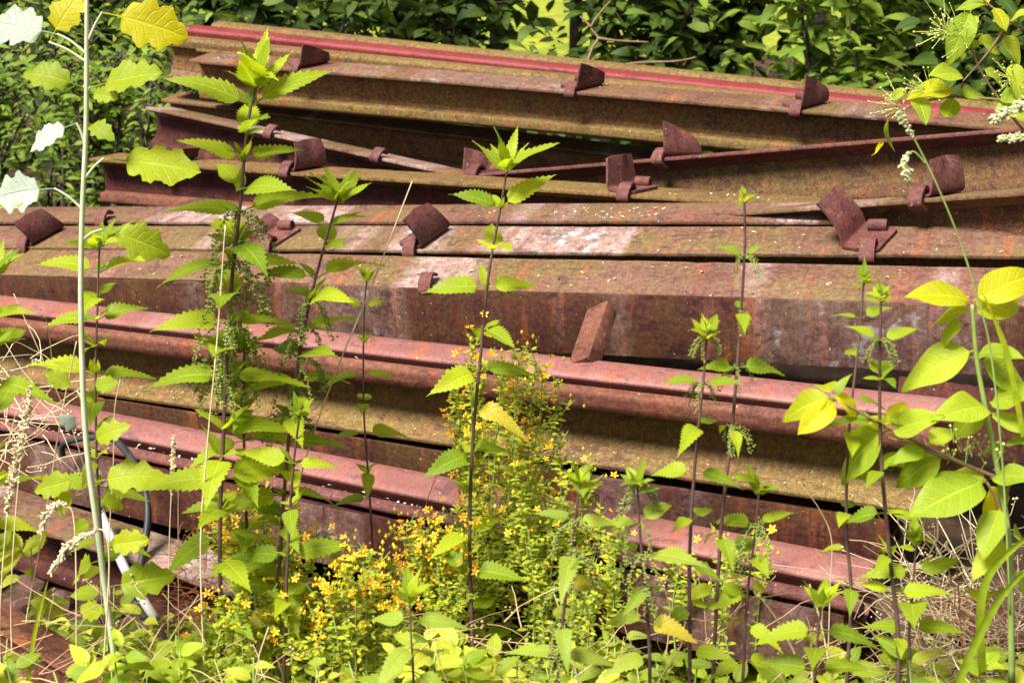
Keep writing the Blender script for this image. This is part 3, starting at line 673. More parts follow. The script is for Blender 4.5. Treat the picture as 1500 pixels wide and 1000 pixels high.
for b, tp, kd, at_ in (((150, 18), (264, 46), 'poplar_backlit', (129, 60)), ((84, 50), (-6, 32), 'poplar_white', (125, 78)), ((72, 62), (112, -14), 'poplar_backlit', (125, 90)), ((122, 128), (40, 98), 'poplar', (127, 132)),
                  ((132, 128), (226, 104), 'poplar', (127, 140)), ((128, 136), (168, 142), 'poplar', None), ((112, 180), (40, 210), 'poplar_white', (124, 210)), ((128, 180), (156, 192), 'poplar', None),
                  ((152, 232), (282, 246), 'poplar', (124, 262)), ((80, 276), (-10, 284), 'poplar_white', (120, 306)), ((64, 270), (-4, 300), 'poplar', None), ((150, 336), (242, 362), 'poplar', (120, 352)),
                  ((112, 572), (70, 546), 'poplar', (122, 590)), ((130, 566), (168, 560), 'poplar', None), ((118, 630), (92, 612), 'poplar_white', None), ((132, 650), (172, 622), 'poplar', (127, 660)),
                  ((122, 700), (54, 716), 'poplar', None), ((136, 706), (222, 688), 'poplar', None), ((120, 722), (66, 742), 'poplar', None), ((140, 725), (182, 742), 'poplar', None), ((140, 760), (100, 780), 'poplar', None), ((150, 800), (212, 790), 'poplar', None), ((146, 820), (96, 838), 'poplar', None), ((156, 860), (240, 842), 'poplar', None), ((160, 900), (118, 890), 'poplar', None)):
    leaf_px(sp_o, kd, b, tp, YP, R.uniform(-.03, .03), up=Vector((R.uniform(-.2, .2), -0.95 + R.uniform(-.3, .4), 0.7)), k=1.05)
    if at_: stem_obj(sp_o, [PY(*at_, YP), PY((at_[0] + b[0]) / 2, (at_[1] + b[1]) / 2 - 3, YP), PY(*b, YP)], 0.0018, 0.0012, 'stem_grey', 'leaf_stalk')

# yellow-green shrub at the right
YS = 1.55
sb = PY(1445, 1000, YS); sh = thing('dogwood_shrub', 'yellow-green shrub with large oval leaves at the right edge', 'shrub', (sb.x, sb.y, gz(sb.x, sb.y)))
main = [(1424, 446), (1430, 520), (1444, 600), (1462, 690), (1478, 800), (1482, 1000)]
stem_obj(sh, [PY(x, y, YS) for x, y in main], 0.0022, 0.0042, 'stem_green')
for br in ([(1216, 580), (1300, 625), (1380, 665), (1462, 700)], [(1560, 560), (1500, 640), (1470, 740)], [(1300, 640), (1345, 655), (1390, 672)], [(1440, 700), (1462, 735), (1476, 800)]):
    stem_obj(sh, [PY(x, y, YS) for x, y in br], 0.0014, 0.0026, 'stem_brown', 'branch')
for b, tp, kd in (((1424, 442), (1352, 416), 'yellow'), ((1426, 440), (1512, 392), 'yellow'), ((1424, 455), (1362, 458), 'yellow'), ((1426, 462), (1500, 420), 'yellow'), ((1412, 468), (1370, 504), 'dogwood'),
                  ((1430, 512), (1322, 546), 'dogwood'), ((1428, 522), (1366, 538), 'yellow'), ((1432, 526), (1520, 572), 'dogwood'), ((1430, 520), (1480, 505), 'dogwood'),
                  ((1220, 580), (1144, 602), 'yellow'), ((1222, 578), (1262, 602), 'yellow'), ((1218, 576), (1200, 548), 'yellow'), ((1222, 580), (1240, 548), 'nettle_pale'), ((1226, 588), (1178, 622), 'yellow'),
                  ((1302, 628), (1212, 694), 'dogwood'), ((1300, 630), (1262, 606), 'yellow'), ((1304, 628), (1326, 585), 'yellow'), ((1306, 632), (1362, 606), 'dogwood'), ((1300, 626), (1278, 600), 'yellow'),
                  ((1352, 655), (1318, 700), 'dogwood'), ((1358, 650), (1400, 622), 'dogwood'), ((1356, 656), (1316, 668), 'dogwood'), ((1384, 668), (1310, 704), 'dogwood'),
                  ((1444, 592), (1392, 640), 'dogwood'), ((1448, 590), (1506, 566), 'dogwood'), ((1446, 596), (1394, 592), 'dogwood'), ((1450, 604), (1502, 622), 'dogwood'),
                  ((1446, 704), (1350, 734), 'dogwood'), ((1448, 706), (1472, 784), 'yellow'), ((1446, 702), (1400, 690), 'dogwood'), ((1450, 700), (1510, 690), 'dogwood'), ((1466, 742), (1440, 800), 'dogwood'),
                  ((1476, 790), (1430, 830), 'dogwood'), ((1480, 780), (1530, 800), 'dogwood'), ((1470, 650), (1516, 640), 'dogwood'), ((1474, 660), (1430, 655), 'dogwood'), ((1480, 860), (1440, 890), 'yellow'), ((1482, 840), (1520, 870), 'dogwood')):
    leaf_px(sh, kd, b, tp, YS, R.uniform(-.05, .05), k=1.08)
mbb = MB(); rr = random.Random(8)
for k in range(34):
    c = PY(rr.uniform(1380, 1470), rr.gauss(652, 14), YS + rr.uniform(-.02, .02)) - sh.location; q = rr.uniform(0.0022, 0.0034); blob(mbb, c, q)
    tube(mbb, [c, c + Vector((rr.uniform(-.008, .008), 0, -0.012))], 0.0005, 0.0007, 3, cap=False)
link('berry_cluster', mbb.mesh('berry_cluster', 'berry'), sh)

YB = 1.95
bb = PY(1540, 60, YB); br_o = thing('overhanging_branch', 'leafy branch with small green berries hanging in at the top right', 'branch', bb)
for br in ([(1560, 70), (1490, 38), (1452, 10), (1420, -20)], [(1560, 160), (1480, 148), (1400, 140), (1330, 128)], [(1470, 45), (1445, 80), (1410, 120)], [(1560, 260), (1490, 180), (1440, 110), (1420, 60)], [(1400, 140), (1350, 150), (1305, 168)]):
    stem_obj(br_o, [PY(x, y, YB) for x, y in br], 0.0024, 0.0010, 'stem_brown', 'twig')
for b, tp, kd in (((1424, 12), (1390, 90), 'dogwood'), ((1450, 8), (1418, -8), 'yellow'), ((1454, 12), (1478, 32), 'yellow'), ((1448, 6), (1400, 4), 'dogwood'), ((1436, 22), (1392, 62), 'dogwood'),
                  ((1400, 132), (1340, 124), 'yellow'), ((1402, 136), (1458, 138), 'dogwood'), ((1398, 140), (1384, 184), 'dogwood'), ((1460, 148), (1512, 128), 'dogwood'), ((1456, 152), (1510, 170), 'dogwood'),
                  ((1304, 166), (1286, 212), 'nettle_pale'), ((1288, 204), (1288, 232), 'yellow'), ((1340, 140), (1360, 172), 'dogwood'), ((1430, 60), (1475, 72), 'dogwood'), ((1436, 70), (1400, 60), 'dogwood'),
                  ((1470, 50), (1500, 90), 'dogwood'), ((1440, 100), (1476, 120), 'dogwood'), ((1480, 30), (1510, 10), 'dogwood'), ((1480, 90), (1500, 140), 'dogwood'), ((1410, 110), (1372, 100), 'dogwood'), ((1330, 130), (1300, 145), 'dogwood')):
    leaf_px(br_o, kd, b, tp, YB, R.uniform(-.04, .04))
for cx, cy, n_ in ((1372, 40, 40), (1308, 150, 46), (1350, 130, 30), (1400, 55, 30), (1470, 110, 30)):
    mbb = MB()
    for k in range(n_):
        c = PY(rr.gauss(cx, 17), rr.gauss(cy, 15), YB + rr.uniform(-.03, .03)) - bb; blob(mbb, c, rr.uniform(0.0013, 0.0022))
        tube(mbb, [c, c.lerp(PY(cx + 14, cy + 6, YB) - bb, 0.6)], 0.0004, 0.0005, 3, cap=False)
    link('berry_cluster', mbb.mesh('berry_cluster', 'berry'), br_o)

# ------------------------------------------------------------------ St John's wort: small paired leaves, orange flowers
def flower_mesh(seed):
    rr = random.Random(seed); mb = MB()
    for k in range(5):
        a = k * 2 * math.pi / 5 + rr.uniform(-.15, .15); c, s_ = math.cos(a), math.sin(a); e = rr.uniform(0.05, 0.5)
        V = [(0, 0, 0)] + [(c * q - s_ * w_, s_ * q + c * w_, e * q) for q, w_ in ((0.5, -0.24), (0.95, -0.10), (1.0, 0.06), (0.55, 0.26))]
        mb.add(V, [(0, 1, 2, 3, 4)])
    for k in range(10):
        a = rr.uniform(0, 6.28); q = Vector((math.cos(a) * .35, math.sin(a) * .35, .5)); tube(mb, [Vector((0, 0, 0)), q], 0.02, 0.02, 3, cap=False); blob(mb, q, 0.05)
    return mb.mesh('flower', 'petal', False)
FL = [flower_mesh(i) for i in range(4)]
WL = leaf_geo(width=0.42, peak=0.45, n=4, droop=0.2, fold=0.3, stalk=0.0, cols=1)
def add_leaf(mb, geo, base, d, size, up, var):
    fr = frame(d, up); mb.add([fr @ (Vector(q) * size) + base for q in geo.v], geo.f, geo.uv, var)
def wort(label, stems, Y, nfl, leafsize=0.015, dens=2):
    """stems: list of ((top px), (bottom px))"""
    b0 = PY(*stems[0][1], Y); o = thing('flowering_wort', label, 'wildflower', (b0.x, b0.y, max(gz(b0.x, b0.y), b0.z)), 'flowering wort plants among the rails')
    ms, ml, mbd = MB(), MB(), MB(); L0 = o.location
    jit = lambda q, a: (q[0] + R.uniform(-a, a), q[1] + R.uniform(-a * .3, a * .9))
    for (tp, bt) in [(st if k == 0 else (jit(st[0], 26), jit(st[1], 20))) for st in stems for k in range(dens)]:
        Yv = Y + R.uniform(-.06, .06); a, b = PY(*tp, Yv), PY(*bt, Yv); mid = a.lerp(b, .5) + Vector((R.uniform(-.015, .015), R.uniform(-.02, .02), 0))
        sp = spline([a, mid, b], 8); tube(ms, [p - L0 for p in sp], 0.0007, 0.0015, 4, cap=False)
        ln_ = (a - b).length; nn = int(ln_ / 0.013)
        tips = [a]
        for i in range(nn):
            f = i / nn; p = sp[min(len(sp) - 1, int(f * (len(sp) - 1)))].lerp(sp[min(len(sp) - 1, int(f * (len(sp) - 1)) + 1)], (f * (len(sp) - 1)) % 1)
            az = R.uniform(0, 6.28)
            for sg in (0, math.pi):
                d = Vector((math.cos(az + sg), math.sin(az + sg), R.uniform(-.1, .6)))
                add_leaf(ml, WL, p - L0, d, leafsize * R.uniform(.6, 1.15), Vector((0, -.4, 1)), R.random())
                if R.random() < 0.42 and f < 0.8:            # side twig with leaves
                    ll = R.uniform(0.02, 0.06) * (0.5 + f); e = p + d.normalized() * ll * 0.8 + Vector((0, 0, ll * 0.8)); tube(ms, [p - L0, e - L0], 0.0005, 0.0007, 3, cap=False)
                    for k in range(int(ll / 0.008)):
                        q = p.lerp(e, (k + 1) / (ll / 0.008 + 1))
                        for z in range(2):
                            add_leaf(ml, WL, q - L0, Vector((R.uniform(-1, 1), R.uniform(-1, 1), R.uniform(0, .5))), leafsize * R.uniform(.5, .8), Vector((0, -.4, 1)), R.random())
                    if f < 0.5: tips.append(e)
        for k in range(nfl):
            c = R.choice(tips) + Vector((R.gauss(0, .010), R.gauss(0, .010), R.uniform(-.012, .014)))
            nrm = Vector((R.uniform(-.8, .8), R.uniform(-1, .1), R.uniform(.3, 1)))
            M = Matrix.Translation(c - L0) @ frame(Vector((R.uniform(-1, 1), R.uniform(-1, 1), 0.01)), nrm).to_4x4() @ Matrix.Diagonal((*(R.uniform(.0048, .0082),) * 3, 1))
            link('flower', R.choice(FL), o, M)
        for k in range(nfl * 2):
            c = R.choice(tips) + Vector((R.gauss(0, .012), R.gauss(0, .012), R.uniform(-.014, .014))) - L0; blob(mbd, c, R.uniform(.0016, .0028), sq=(1, 1, 1.9))
    link('stem', ms.mesh('stem', 'stem_green'), o)
    tag(link('foliage', ml.mesh('foliage', 'leaf_wort', False), o), kind='stuff')
    tag(link('flower_bud', mbd.mesh('flower_bud', 'bud', False), o), kind='stuff')
wort('tall orange-flowered wort in front of the upper pink rail at the centre', [((690, 505), (712, 940)), ((760, 520), (716, 950)), ((795, 545), (790, 900)), ((700, 560), (700, 930)), ((665, 575), (700, 940)), ((735, 545), (722, 960)), ((775, 640), (800, 930)), ((740, 590), (745, 940))], 1.98, 7)
wort('wort with yellow flowers in front of the lower brown rail face, left', [((330, 750), (390, 960)), ((375, 735), (400, 960)), ((420, 780), (410, 960)), ((455, 800), (430, 960)), ((310, 780), (380, 960)), ((440, 840), (420, 970)), ((360, 790), (395, 970))], 1.95, 7)
wort('wort thicket with many orange flowers left of the centre stem', [((612, 775), (640, 960)), ((640, 780), (645, 960)), ((600, 800), (630, 960)), ((660, 790), (650, 960)), ((590, 840), (625, 970)), ((680, 820), (660, 970)), ((625, 815), (640, 975))], 1.90, 8)
wort('low yellow wort filling the bottom left of the centre', [((505, 820), (520, 980)), ((540, 815), (530, 990)), ((560, 850), (545, 990)), ((480, 860), (505, 990)), ((520, 860), (520, 1000)), ((580, 880), (560, 1000)), ((460, 900), (490, 1000))], 1.80, 6)
wort('wort patch at the foot of the tall dark nettle stems', [((420, 900), (430, 1010)), ((390, 880), (400, 1010)), ((450, 930), (450, 1020)), ((350, 880), (360, 1010)), ((300, 900), (320, 1010)), ((470, 950), (470, 1020))], 1.78, 3)
wort('green wort with few flowers right of the tall flowering one', [((850, 690), (850, 930)), ((820, 650), (815, 930)), ((780, 680), (790, 940)), ((880, 760), (870, 940)), ((810, 740), (810, 960)), ((760, 720), (770, 960))], 1.92, 2)
wort('wort tangle below the lower pink rail at the right of centre', [((900, 800), (890, 960)), ((870, 840), (860, 970)), ((1000, 820), (990, 960)), ((1060, 800), (1050, 960)), ((1100, 790), (1095, 950)), ((850, 870), (845, 990))], 1.82, 1)

# ------------------------------------------------------------------ low weeds and ground cover
def weed(px, py, Y, n_, size, kind='weed'):
    p = PY(px, py, Y)
    look = {'weed': 'low yellow-green', 'nettle_pale': 'low pale toothed', 'dogwood': 'low smooth oval leaved'}[kind]
    where = ('in the bottom left corner by the orange-rusty rail' if px < 260 else 'at the bottom among the dark nettle stems' if px < 500 else 'at the bottom below the orange flowers' if px < 760 else 'at the bottom right of the flowers' if px < 1060 else 'at the bottom before the lower right rail face' if px < 1290 else 'at the bottom in the dry grass')
    o = thing('low_weed', look + ' weed ' + where, 'weed', (p.x, p.y, max(gz(p.x, p.y), p.z - 0.14)), 'low leafy weeds in the foreground')
    hgt = p.z - o.location.z; ms = MB(); tube(ms, [Vector((0, 0, 0)), Vector((R.uniform(-.01, .01), 0, hgt * .5)), Vector((R.uniform(-.015, .015), 0, hgt))], 0.0018, 0.001, 5); link('stem', ms.mesh('stem', 'stem_green'), o)
    for i in range(n_):
        f = R.random() ** 0.7; az = i * 2.4 + R.uniform(-.3, .3); e = rad(R.uniform(-15, 50))
        d = Vector((math.cos(az) * math.cos(e), math.sin(az) * math.cos(e), math.sin(e)))
        put_leaf(o, kind, o.location + Vector((0, 0, hgt * (0.3 + 0.7 * f))), d, size * R.uniform(.6, 1.15), Vector((0, -.6, 1)))
for i in range(62):
    px = -10 + i * 24.6 + R.uniform(-16, 16); py = R.uniform(925, 995) if px < 1000 else R.uniform(955, 1010)
    weed(px, py, R.uniform(1.50, 1.92), R.randint(9, 14), R.uniform(.024, .046), R.choice(['weed', 'weed', 'weed', 'nettle_pale', 'dogwood']))
for px, py in ((30, 800), (60, 870), (170, 860), (210, 900), (255, 930), (100, 920), (20, 930), (290, 960)): weed(px, py, R.uniform(1.7, 1.9), 9, R.uniform(.03, .045))
mg = MB()
WG = leaf_geo(width=0.5, peak=0.4, n=4, droop=0.3, fold=0.3, stalk=0.0, cols=1)
for i in range(9000):
    px, py = R.uniform(-40, 1540), 1075 - 125 * R.random() ** 1.2
    if px > 1280 and R.random() < 0.7: continue
    if px < 300 and py < 930 and R.random() < 0.6: continue
    r_ = ray(px, py); p = CAM + r_ * (H / -r_.z); p.z = gz(p.x, p.y) + R.uniform(0.004, 0.055)
    az = R.uniform(0, 6.28); add_leaf(mg, WG, p, Vector((math.cos(az), math.sin(az), R.uniform(-.2, .7))), R.uniform(.010, .024), Vector((0, -.4, 1)), R.random())
tag(link('ground_cover', mg.mesh('ground_cover', 'leaf_weed', False)), 'dense yellow-green ground cover along the bottom', 'ground cover', kind='stuff')

# ------------------------------------------------------------------ dry grass
def stalk(label, pts, Y, r=0.0010, head=None, mat='straw', hl=0.09, Y2=None, hm='seed_head'):
    P_ = [PY(px, py, Y + ((Y2 or Y) - Y) * i / max(1, len(pts) - 1)) for i, (px, py) in enumerate(pts)]
    base = P_[-1].copy(); o = thing('dry_grass_stalk', label, 'grass stalk', base, 'grass stalks in front of the pile')
    sp = spline(P_, 7); mb = MB(); tube(mb, [p - base for p in sp], r * 0.55, r, 5); link('stem', mb.mesh('stem', mat), o)
    if head:
        mh = MB(); acc = 0; i = 0
        while acc < hl and i < len(sp) - 1:
            seg = sp[i + 1] - sp[i]; n_ = max(3, int(seg.length / 0.0022))
            for k in range(n_):
                if acc + seg.length * k / n_ > hl: break
                f = (acc + seg.length * k / n_) / hl; q = sp[i].lerp(sp[i + 1], k / n_); w_ = head * (0.35 + 0.9 * math.sin(math.pi * min(1, f * .9 + .08)))
                for z in range(3):
                    d = Vector((R.gauss(0, 1), R.gauss(0, 1), R.gauss(0, 1))).normalized() * w_ * R.uniform(.3, 1.0)
                    e = q + d - seg.normalized() * w_ * .6; tube(mh, [q - base, (q + e) / 2 - base, e - base], 0.0004, 0.0015, 4, cap=True)
            acc += seg.length; i += 1
        link('seed_head', mh.mesh('seed_head', hm, False), o)
stalk('long white grass stalk crossing diagonally left of the bent anchor plate', [(604, 265), (540, 430), (486, 560), (440, 700), (405, 880)], 1.88, 0.0013)
stalk('straight pale stalk beside the tallest nettle', [(330, 330), (318, 500), (304, 650), (294, 800), (300, 1000)], 1.74, 0.0014)
stalk('pale stalk leaning across the two pink rails at the far left', [(112, 500), (88, 620), (66, 760), (40, 900), (30, 1000)], 1.80, 0.0013)
stalk('thin bleached stalk falling left to right past the sapling', [(20, 430), (60, 520), (110, 640), (140, 760), (150, 900)], 1.86, 0.0009)
stalk('thin bent stalk right of the sapling', [(176, 556), (168, 600), (166, 680), (160, 800), (162, 920)], 1.82, 0.0009)
stalk('upright seed stalk between sapling and tall nettle', [(254, 640), (252, 700), (248, 800), (246, 960)], 1.86, 0.0009, head=0.005, hl=0.085)
stalk('reddish bare stalk close to the upright seed stalk', [(262, 690), (261, 760), (262, 960)], 1.88, 0.0008, mat='straw_dark')
stalk('feathery beige seed head at the left edge', [(30, 640), (20, 690), (10, 760), (0, 900), (2, 1010)], 1.66, 0.0011, head=0.009, hl=0.11)
stalk('dense pale seed head just right of the left edge one', [(44, 570), (34, 640), (24, 740), (16, 880), (20, 1010)], 1.72, 0.0010, head=0.008, hl=0.10)
stalk('curved drooping seed head over the grey pipe', [(74, 838), (100, 800), (130, 782), (152, 778), (160, 830), (150, 1000)], 1.62, 0.0011, head=0.0075, hl=0.09)
stalk('small arched seed head at the left below the sapling leaves', [(60, 778), (72, 748), (96, 740), (110, 780), (112, 1000)], 1.68, 0.0010, head=0.007, hl=0.06)
stalk('long grass stalk with drooping greenish head before the dark rails at right', [(1318, 168), (1340, 205), (1372, 270), (1405, 350), (1430, 430), (1452, 520), (1470, 700), (1480, 900)], 1.50, 0.0014, mat='stem_green', head=0.0055, hl=0.028, hm='seed_green')
stalk('short nodding green seed head hanging from the long grass stalk', [(1330, 262), (1326, 235), (1338, 222), (1356, 240)], 1.50, 0.0009, mat='stem_green', head=0.006, hl=0.030, hm='seed_green')
stalk('pale green seed head entering at the right edge', [(1466, 204), (1500, 202), (1540, 215), (1560, 300)], 1.5, 0.0011, head=0.006, hl=0.05, mat='stem_green', hm='seed_green')
stalk('thick green seed head under the overhanging branch', [(1456, 176), (1484, 160), (1520, 150), (1560, 190)], 1.52, 0.0012, head=0.009, hl=0.05, mat='stem_green', hm='seed_green')
stalk('straight dead stalk leaning in front of the lower right rail face', [(1186, 855), (1202, 910), (1218, 990)], 1.62, 0.0014)
stalk('grey dead twig slanting over the lower right rail face', [(1110, 870), (1140, 910), (1168, 965)], 1.66, 0.0016)
stalk('thin dead stalk before the end of the lower pink rail', [(1170, 705), (1200, 745), (1218, 790), (1216, 860), (1212, 990)], 1.64, 0.0008)
stalk('pale stalk standing at the bottom, right of the centre', [(812, 870), (828, 920), (850, 1010)], 1.5, 0.0012)
stalk('rust-red dead stem crossing the lower pink rail left of centre', [(652, 668), (630, 720), (618, 765), (612, 800)], 1.98, 0.0009, mat='stem_red')
stalk('second rust-red dead stem beside the centre nettle', [(668, 690), (674, 730), (690, 770), (726, 860)], 1.95, 0.0009, mat='stem_red')
stalk('brown bare stem at the lower right before the dry grass', [(1400, 810), (1405, 880), (1412, 1000)], 1.6, 0.0012, mat='stem_red')
# broad blades at the right
def blades(label, pts, Y, wd):
    P_ = [PY(px, py, Y) for px, py in pts]; base = P_[-1].copy(); sp = spline(P_, 6); mb = MB(); n_ = len(sp); V = []
    for i, p in enumerate(sp):
        ww = wd * min(1, 0.08 + 2.2 * i / n_) * 0.5; tn = (sp[min(i + 1, n_ - 1)] - sp[max(i - 1, 0)]).normalized(); sd = tn.cross(Vector((0.3, 1, 0.2))).normalized()
        V += [p - sd * ww - base, p + Vector((0, ww * .7, 0)) - base, p + sd * ww - base]
    mb.add(V, [(i * 3 + j, i * 3 + j + 1, i * 3 + j + 4, i * 3 + j + 3) for i in range(n_ - 1) for j in range(2)], [(0.3, 0.5)] * len(V))
    o = link('grass_blade', mb.mesh('grass_blade', 'leaf_nettle')); o.location = base; tag(o, label, 'grass blade', 'broad grass blades')
blades('broad green grass blade rising past the yellow leaves at right', [(1440, 430), (1462, 480), (1478, 530), (1500, 640)], 1.5, 0.006)
blades('long dark green grass blade arching over the dry grass', [(1440, 990), (1436, 900), (1450, 840), (1500, 790), (1540, 770)][::-1], 1.46, 0.009)
blades('green grass blade leaning across the bottom right corner', [(1540, 800), (1470, 870), (1430, 940), (1400, 1010)], 1.44, 0.009)
blades('thin green blade standing at the bottom left edge', [(70, 850), (50, 930), (40, 1010)], 1.6, 0.006)
def tangle(name, label, box, n_, Y, mats, ln_=(0.06, 0.2)):
    mb = MB()
    for i in range(n_):
        p = PY(R.uniform(box[0], box[2]), box[3] - (box[3] - box[1]) * R.random() ** 1.25, R.uniform(*Y)); az = R.uniform(-math.pi, math.pi); e = R.gauss(0.25, .5); L_ = R.uniform(*ln_)
        if p.z < gz(p.x, p.y): p.z = gz(p.x, p.y) + 0.01
        d = Vector((math.cos(az) * math.cos(e), math.sin(az) * math.cos(e) * .6, math.sin(e))); q = [p]
        for k in range(4):
            d = (d + Vector((R.gauss(0, .22), R.gauss(0, .22), R.gauss(-.06, .2)))).normalized(); q.append(q[-1] + d * L_ / 4)
        tube(mb, q, R.uniform(.0005, .0013), R.uniform(.0003, .0007), 4, cap=False)
        if R.random() < .3:
            for k in range(4): blob(mb, q[-1] + Vector((R.gauss(0, .004), R.gauss(0, .004), R.gauss(0, .004))), R.uniform(.0012, .0026))
    tag(link(name, mb.mesh(name, mats)), label, 'dry grass', kind='stuff')
tangle('dry_grass', 'pale tangle of dry grass at the lower right', (1300, 790, 1520, 1010), 190, (1.62, 1.95), 'straw')
tangle('dry_grass', 'brown dead stems under the dry grass at the lower right', (1280, 850, 1520, 1020), 150, (1.60, 1.9), 'straw_dark')
tangle('dry_grass', 'pale dry grass tuft at the left edge', (-40, 520, 80, 690), 60, (1.9, 2.2), 'straw', (0.05, 0.14))
tangle('dry_grass', 'dead stems scattered among the weeds at the bottom', (-20, 900, 1300, 1020), 150, (1.55, 1.9), 'straw_dark', (0.05, 0.15))
tangle('dry_grass', 'dark red dead stems before the lowest rail', (250, 770, 320, 900), 60, (1.9, 2.05), 'stem_red', (0.03, 0.07))

# leaf litter and flakes lying on the rails
def litter(key, x0, x1, n_, off, mat, label, spread=0.3):
    inf = RAILS[key]; mb = MB()
    for i in range(n_):
        q = at_px(inf, R.uniform(x0, x1)); p = inf['a'] + inf['t'] * q - inf['u'] * (inf['fw'] * R.uniform(off - spread, off + spread)) + inf['n'] * 0.0015
        d = Vector((R.gauss(0, 1), R.gauss(0, 1), R.gauss(0, .4))); add_leaf(mb, WG, p, d, R.uniform(.004, .013), inf['n'], R.random())
    tag(link('leaf_litter', mb.mesh('leaf_litter', mat, False)), label, 'leaf litter', kind='stuff')
litter('M1', 790, 960, 60, 0.45, 'litter_pale', 'pale flakes and litter heaped on the rear leaning rail')
litter('M1', 690, 720, 14, 0.45, 'straw_dark', 'few dead leaves on the rear leaning rail')
litter('M0', 840, 1150, 20, 0.5, 'litter_pale', 'scattered pale flakes on the olive rail foot')
litter('M2', 0, 1500, 70, 0.5, 'straw_dark', 'scattered dead crumbs on the middle leaning rail', .45)
litter('M3', 0, 1450, 80, 0.5, 'straw_dark', 'scattered dead crumbs on the flaking rail', .45)
litter('T3', 290, 1450, 60, 0.5, 'straw_dark', 'scattered dead crumbs on the topmost front rail', .45)
def litter2(key, n_, uv, label, mat='litter_pale', size=(.003, .009), xr=(0.05, 0.98)):
    inf = RAILS[key]; mb = MB(); M = inf['M']
    for i in range(n_):
        p = M @ Vector((inf['L'] * R.uniform(*xr), R.uniform(uv[0], uv[1]) * .001, uv[2] * .001)); d = Vector((R.gauss(0, 1), R.gauss(0, 1), R.gauss(0, .3)))
        add_leaf(mb, WG, p, d, R.uniform(*size), Vector((0, 0, 1)), R.random())
    tag(link('leaf_litter', mb.mesh('leaf_litter', mat, False)), label, 'leaf litter', kind='stuff')
litter2('G1', 240, (26, 72, 17), 'dry crumbs and seeds lying along the foot of the upper pink rail', 'straw', (.002, .006))
litter2('G2', 150, (29, 40, 150), 'dead leaves caught in the groove of the lower pink rail', 'litter_pale', (.004, .013))
litter2('G1', 16, (31, 40, 155), 'few dead leaves caught in the groove of the upper pink rail')

# ------------------------------------------------------------------ background: shrubs, herbs, trees
def shrub(name, label, x, y, w_, h_, n_, nobj, kind, mat, size, cat='shrub', grp='shrubs behind the pile', stems=7, low=0.0, flat=0.6):
    o = thing(name, label, cat, (x, y, gz(x, y)), grp); ms = MB(); tips = []
    for i in range(stems):
        a = R.uniform(0, 6.28); e = Vector((math.cos(a) * w_ * R.uniform(.1, .8), math.sin(a) * w_ * flat * R.uniform(.1, .8), h_ * R.uniform(.6, 1)))
        sp = spline([Vector((R.uniform(-.1, .1), R.uniform(-.1, .1), 0)), e * .45 + Vector((R.uniform(-.1, .1), R.uniform(-.1, .1), h_ * .12)), e], 5); tube(ms, sp, 0.011, 0.003, 5)
        for q in sp[2:]:
            for k in range(3):
                d = Vector((R.gauss(0, 1), R.gauss(0, 1), R.gauss(.2, .6))).normalized(); z = q + d * R.uniform(.12, .4) * w_ * .7; tube(ms, [q, (q + z) / 2 + Vector((0, 0, .02)), z], 0.004, 0.0015, 4, cap=False); tips.append((q, z))
    link('branch', ms.mesh('branch', 'bark'), o)
    mb = MB(); pl = []
    geos = [leaf_geo(width=0.5 if kind == 'back' else .38, peak=.38, n=5, droop=.3 + .1 * j, fold=.35, stalk=.08, cols=1, seed=j) for j in range(3)]
    for i in range(n_):
        if R.random() < .72:
            q, z = R.choice(tips); p = q.lerp(z, R.uniform(.2, 1.1)) + Vector((R.gauss(0, .03), R.gauss(0, .03), R.gauss(0, .03)))
        else:
            a = R.uniform(0, 6.28); rr_ = w_ * R.random() ** .45; p = Vector((math.cos(a) * rr_, math.sin(a) * rr_ * flat, h_ * (low + (1 - low) * R.random())))
        if p.z < 0.02: p.z = 0.02
        az = R.uniform(0, 6.28); e = R.uniform(-.5, .5); d = Vector((math.cos(az), math.sin(az) - .25, math.sin(e)))
        pl.append((p, d, size * R.uniform(.4, 1.25), Vector((R.uniform(-.5, .5), -.5 + R.uniform(-.6, .4), 1))))
    def vis(t_):
        px, py, dd = pix(t_[0] + o.location); return -20 < px < 1520 and -20 < py < 330
    pl.sort(key=lambda t_: (not vis(t_), t_[0].y))
    for i, (p, d, sz, up) in enumerate(pl):
        if i < nobj and vis(pl[i]): put_leaf(o, kind, p + o.location, d, sz, up)
        else: add_leaf(mb, R.choice(geos), p, d, sz, up, R.random() or .5)
    tag(link('foliage', mb.mesh('foliage', mat, True), o), kind='stuff')
    return o
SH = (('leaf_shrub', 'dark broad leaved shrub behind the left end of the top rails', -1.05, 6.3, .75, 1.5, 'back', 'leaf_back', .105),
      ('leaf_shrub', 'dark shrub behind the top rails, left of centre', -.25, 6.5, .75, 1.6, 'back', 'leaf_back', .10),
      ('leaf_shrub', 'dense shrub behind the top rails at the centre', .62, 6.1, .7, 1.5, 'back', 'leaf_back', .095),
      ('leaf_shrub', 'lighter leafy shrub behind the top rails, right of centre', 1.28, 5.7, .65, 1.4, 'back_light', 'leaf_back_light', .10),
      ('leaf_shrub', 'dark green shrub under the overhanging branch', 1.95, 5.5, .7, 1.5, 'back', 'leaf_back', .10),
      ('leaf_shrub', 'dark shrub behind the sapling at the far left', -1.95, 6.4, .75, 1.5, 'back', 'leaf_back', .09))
for nm, lb, x, y, w_, h_, kd, mt, sz in SH: shrub(nm, lb, x, y, w_, h_, 1500, 150, kd, mt, sz)
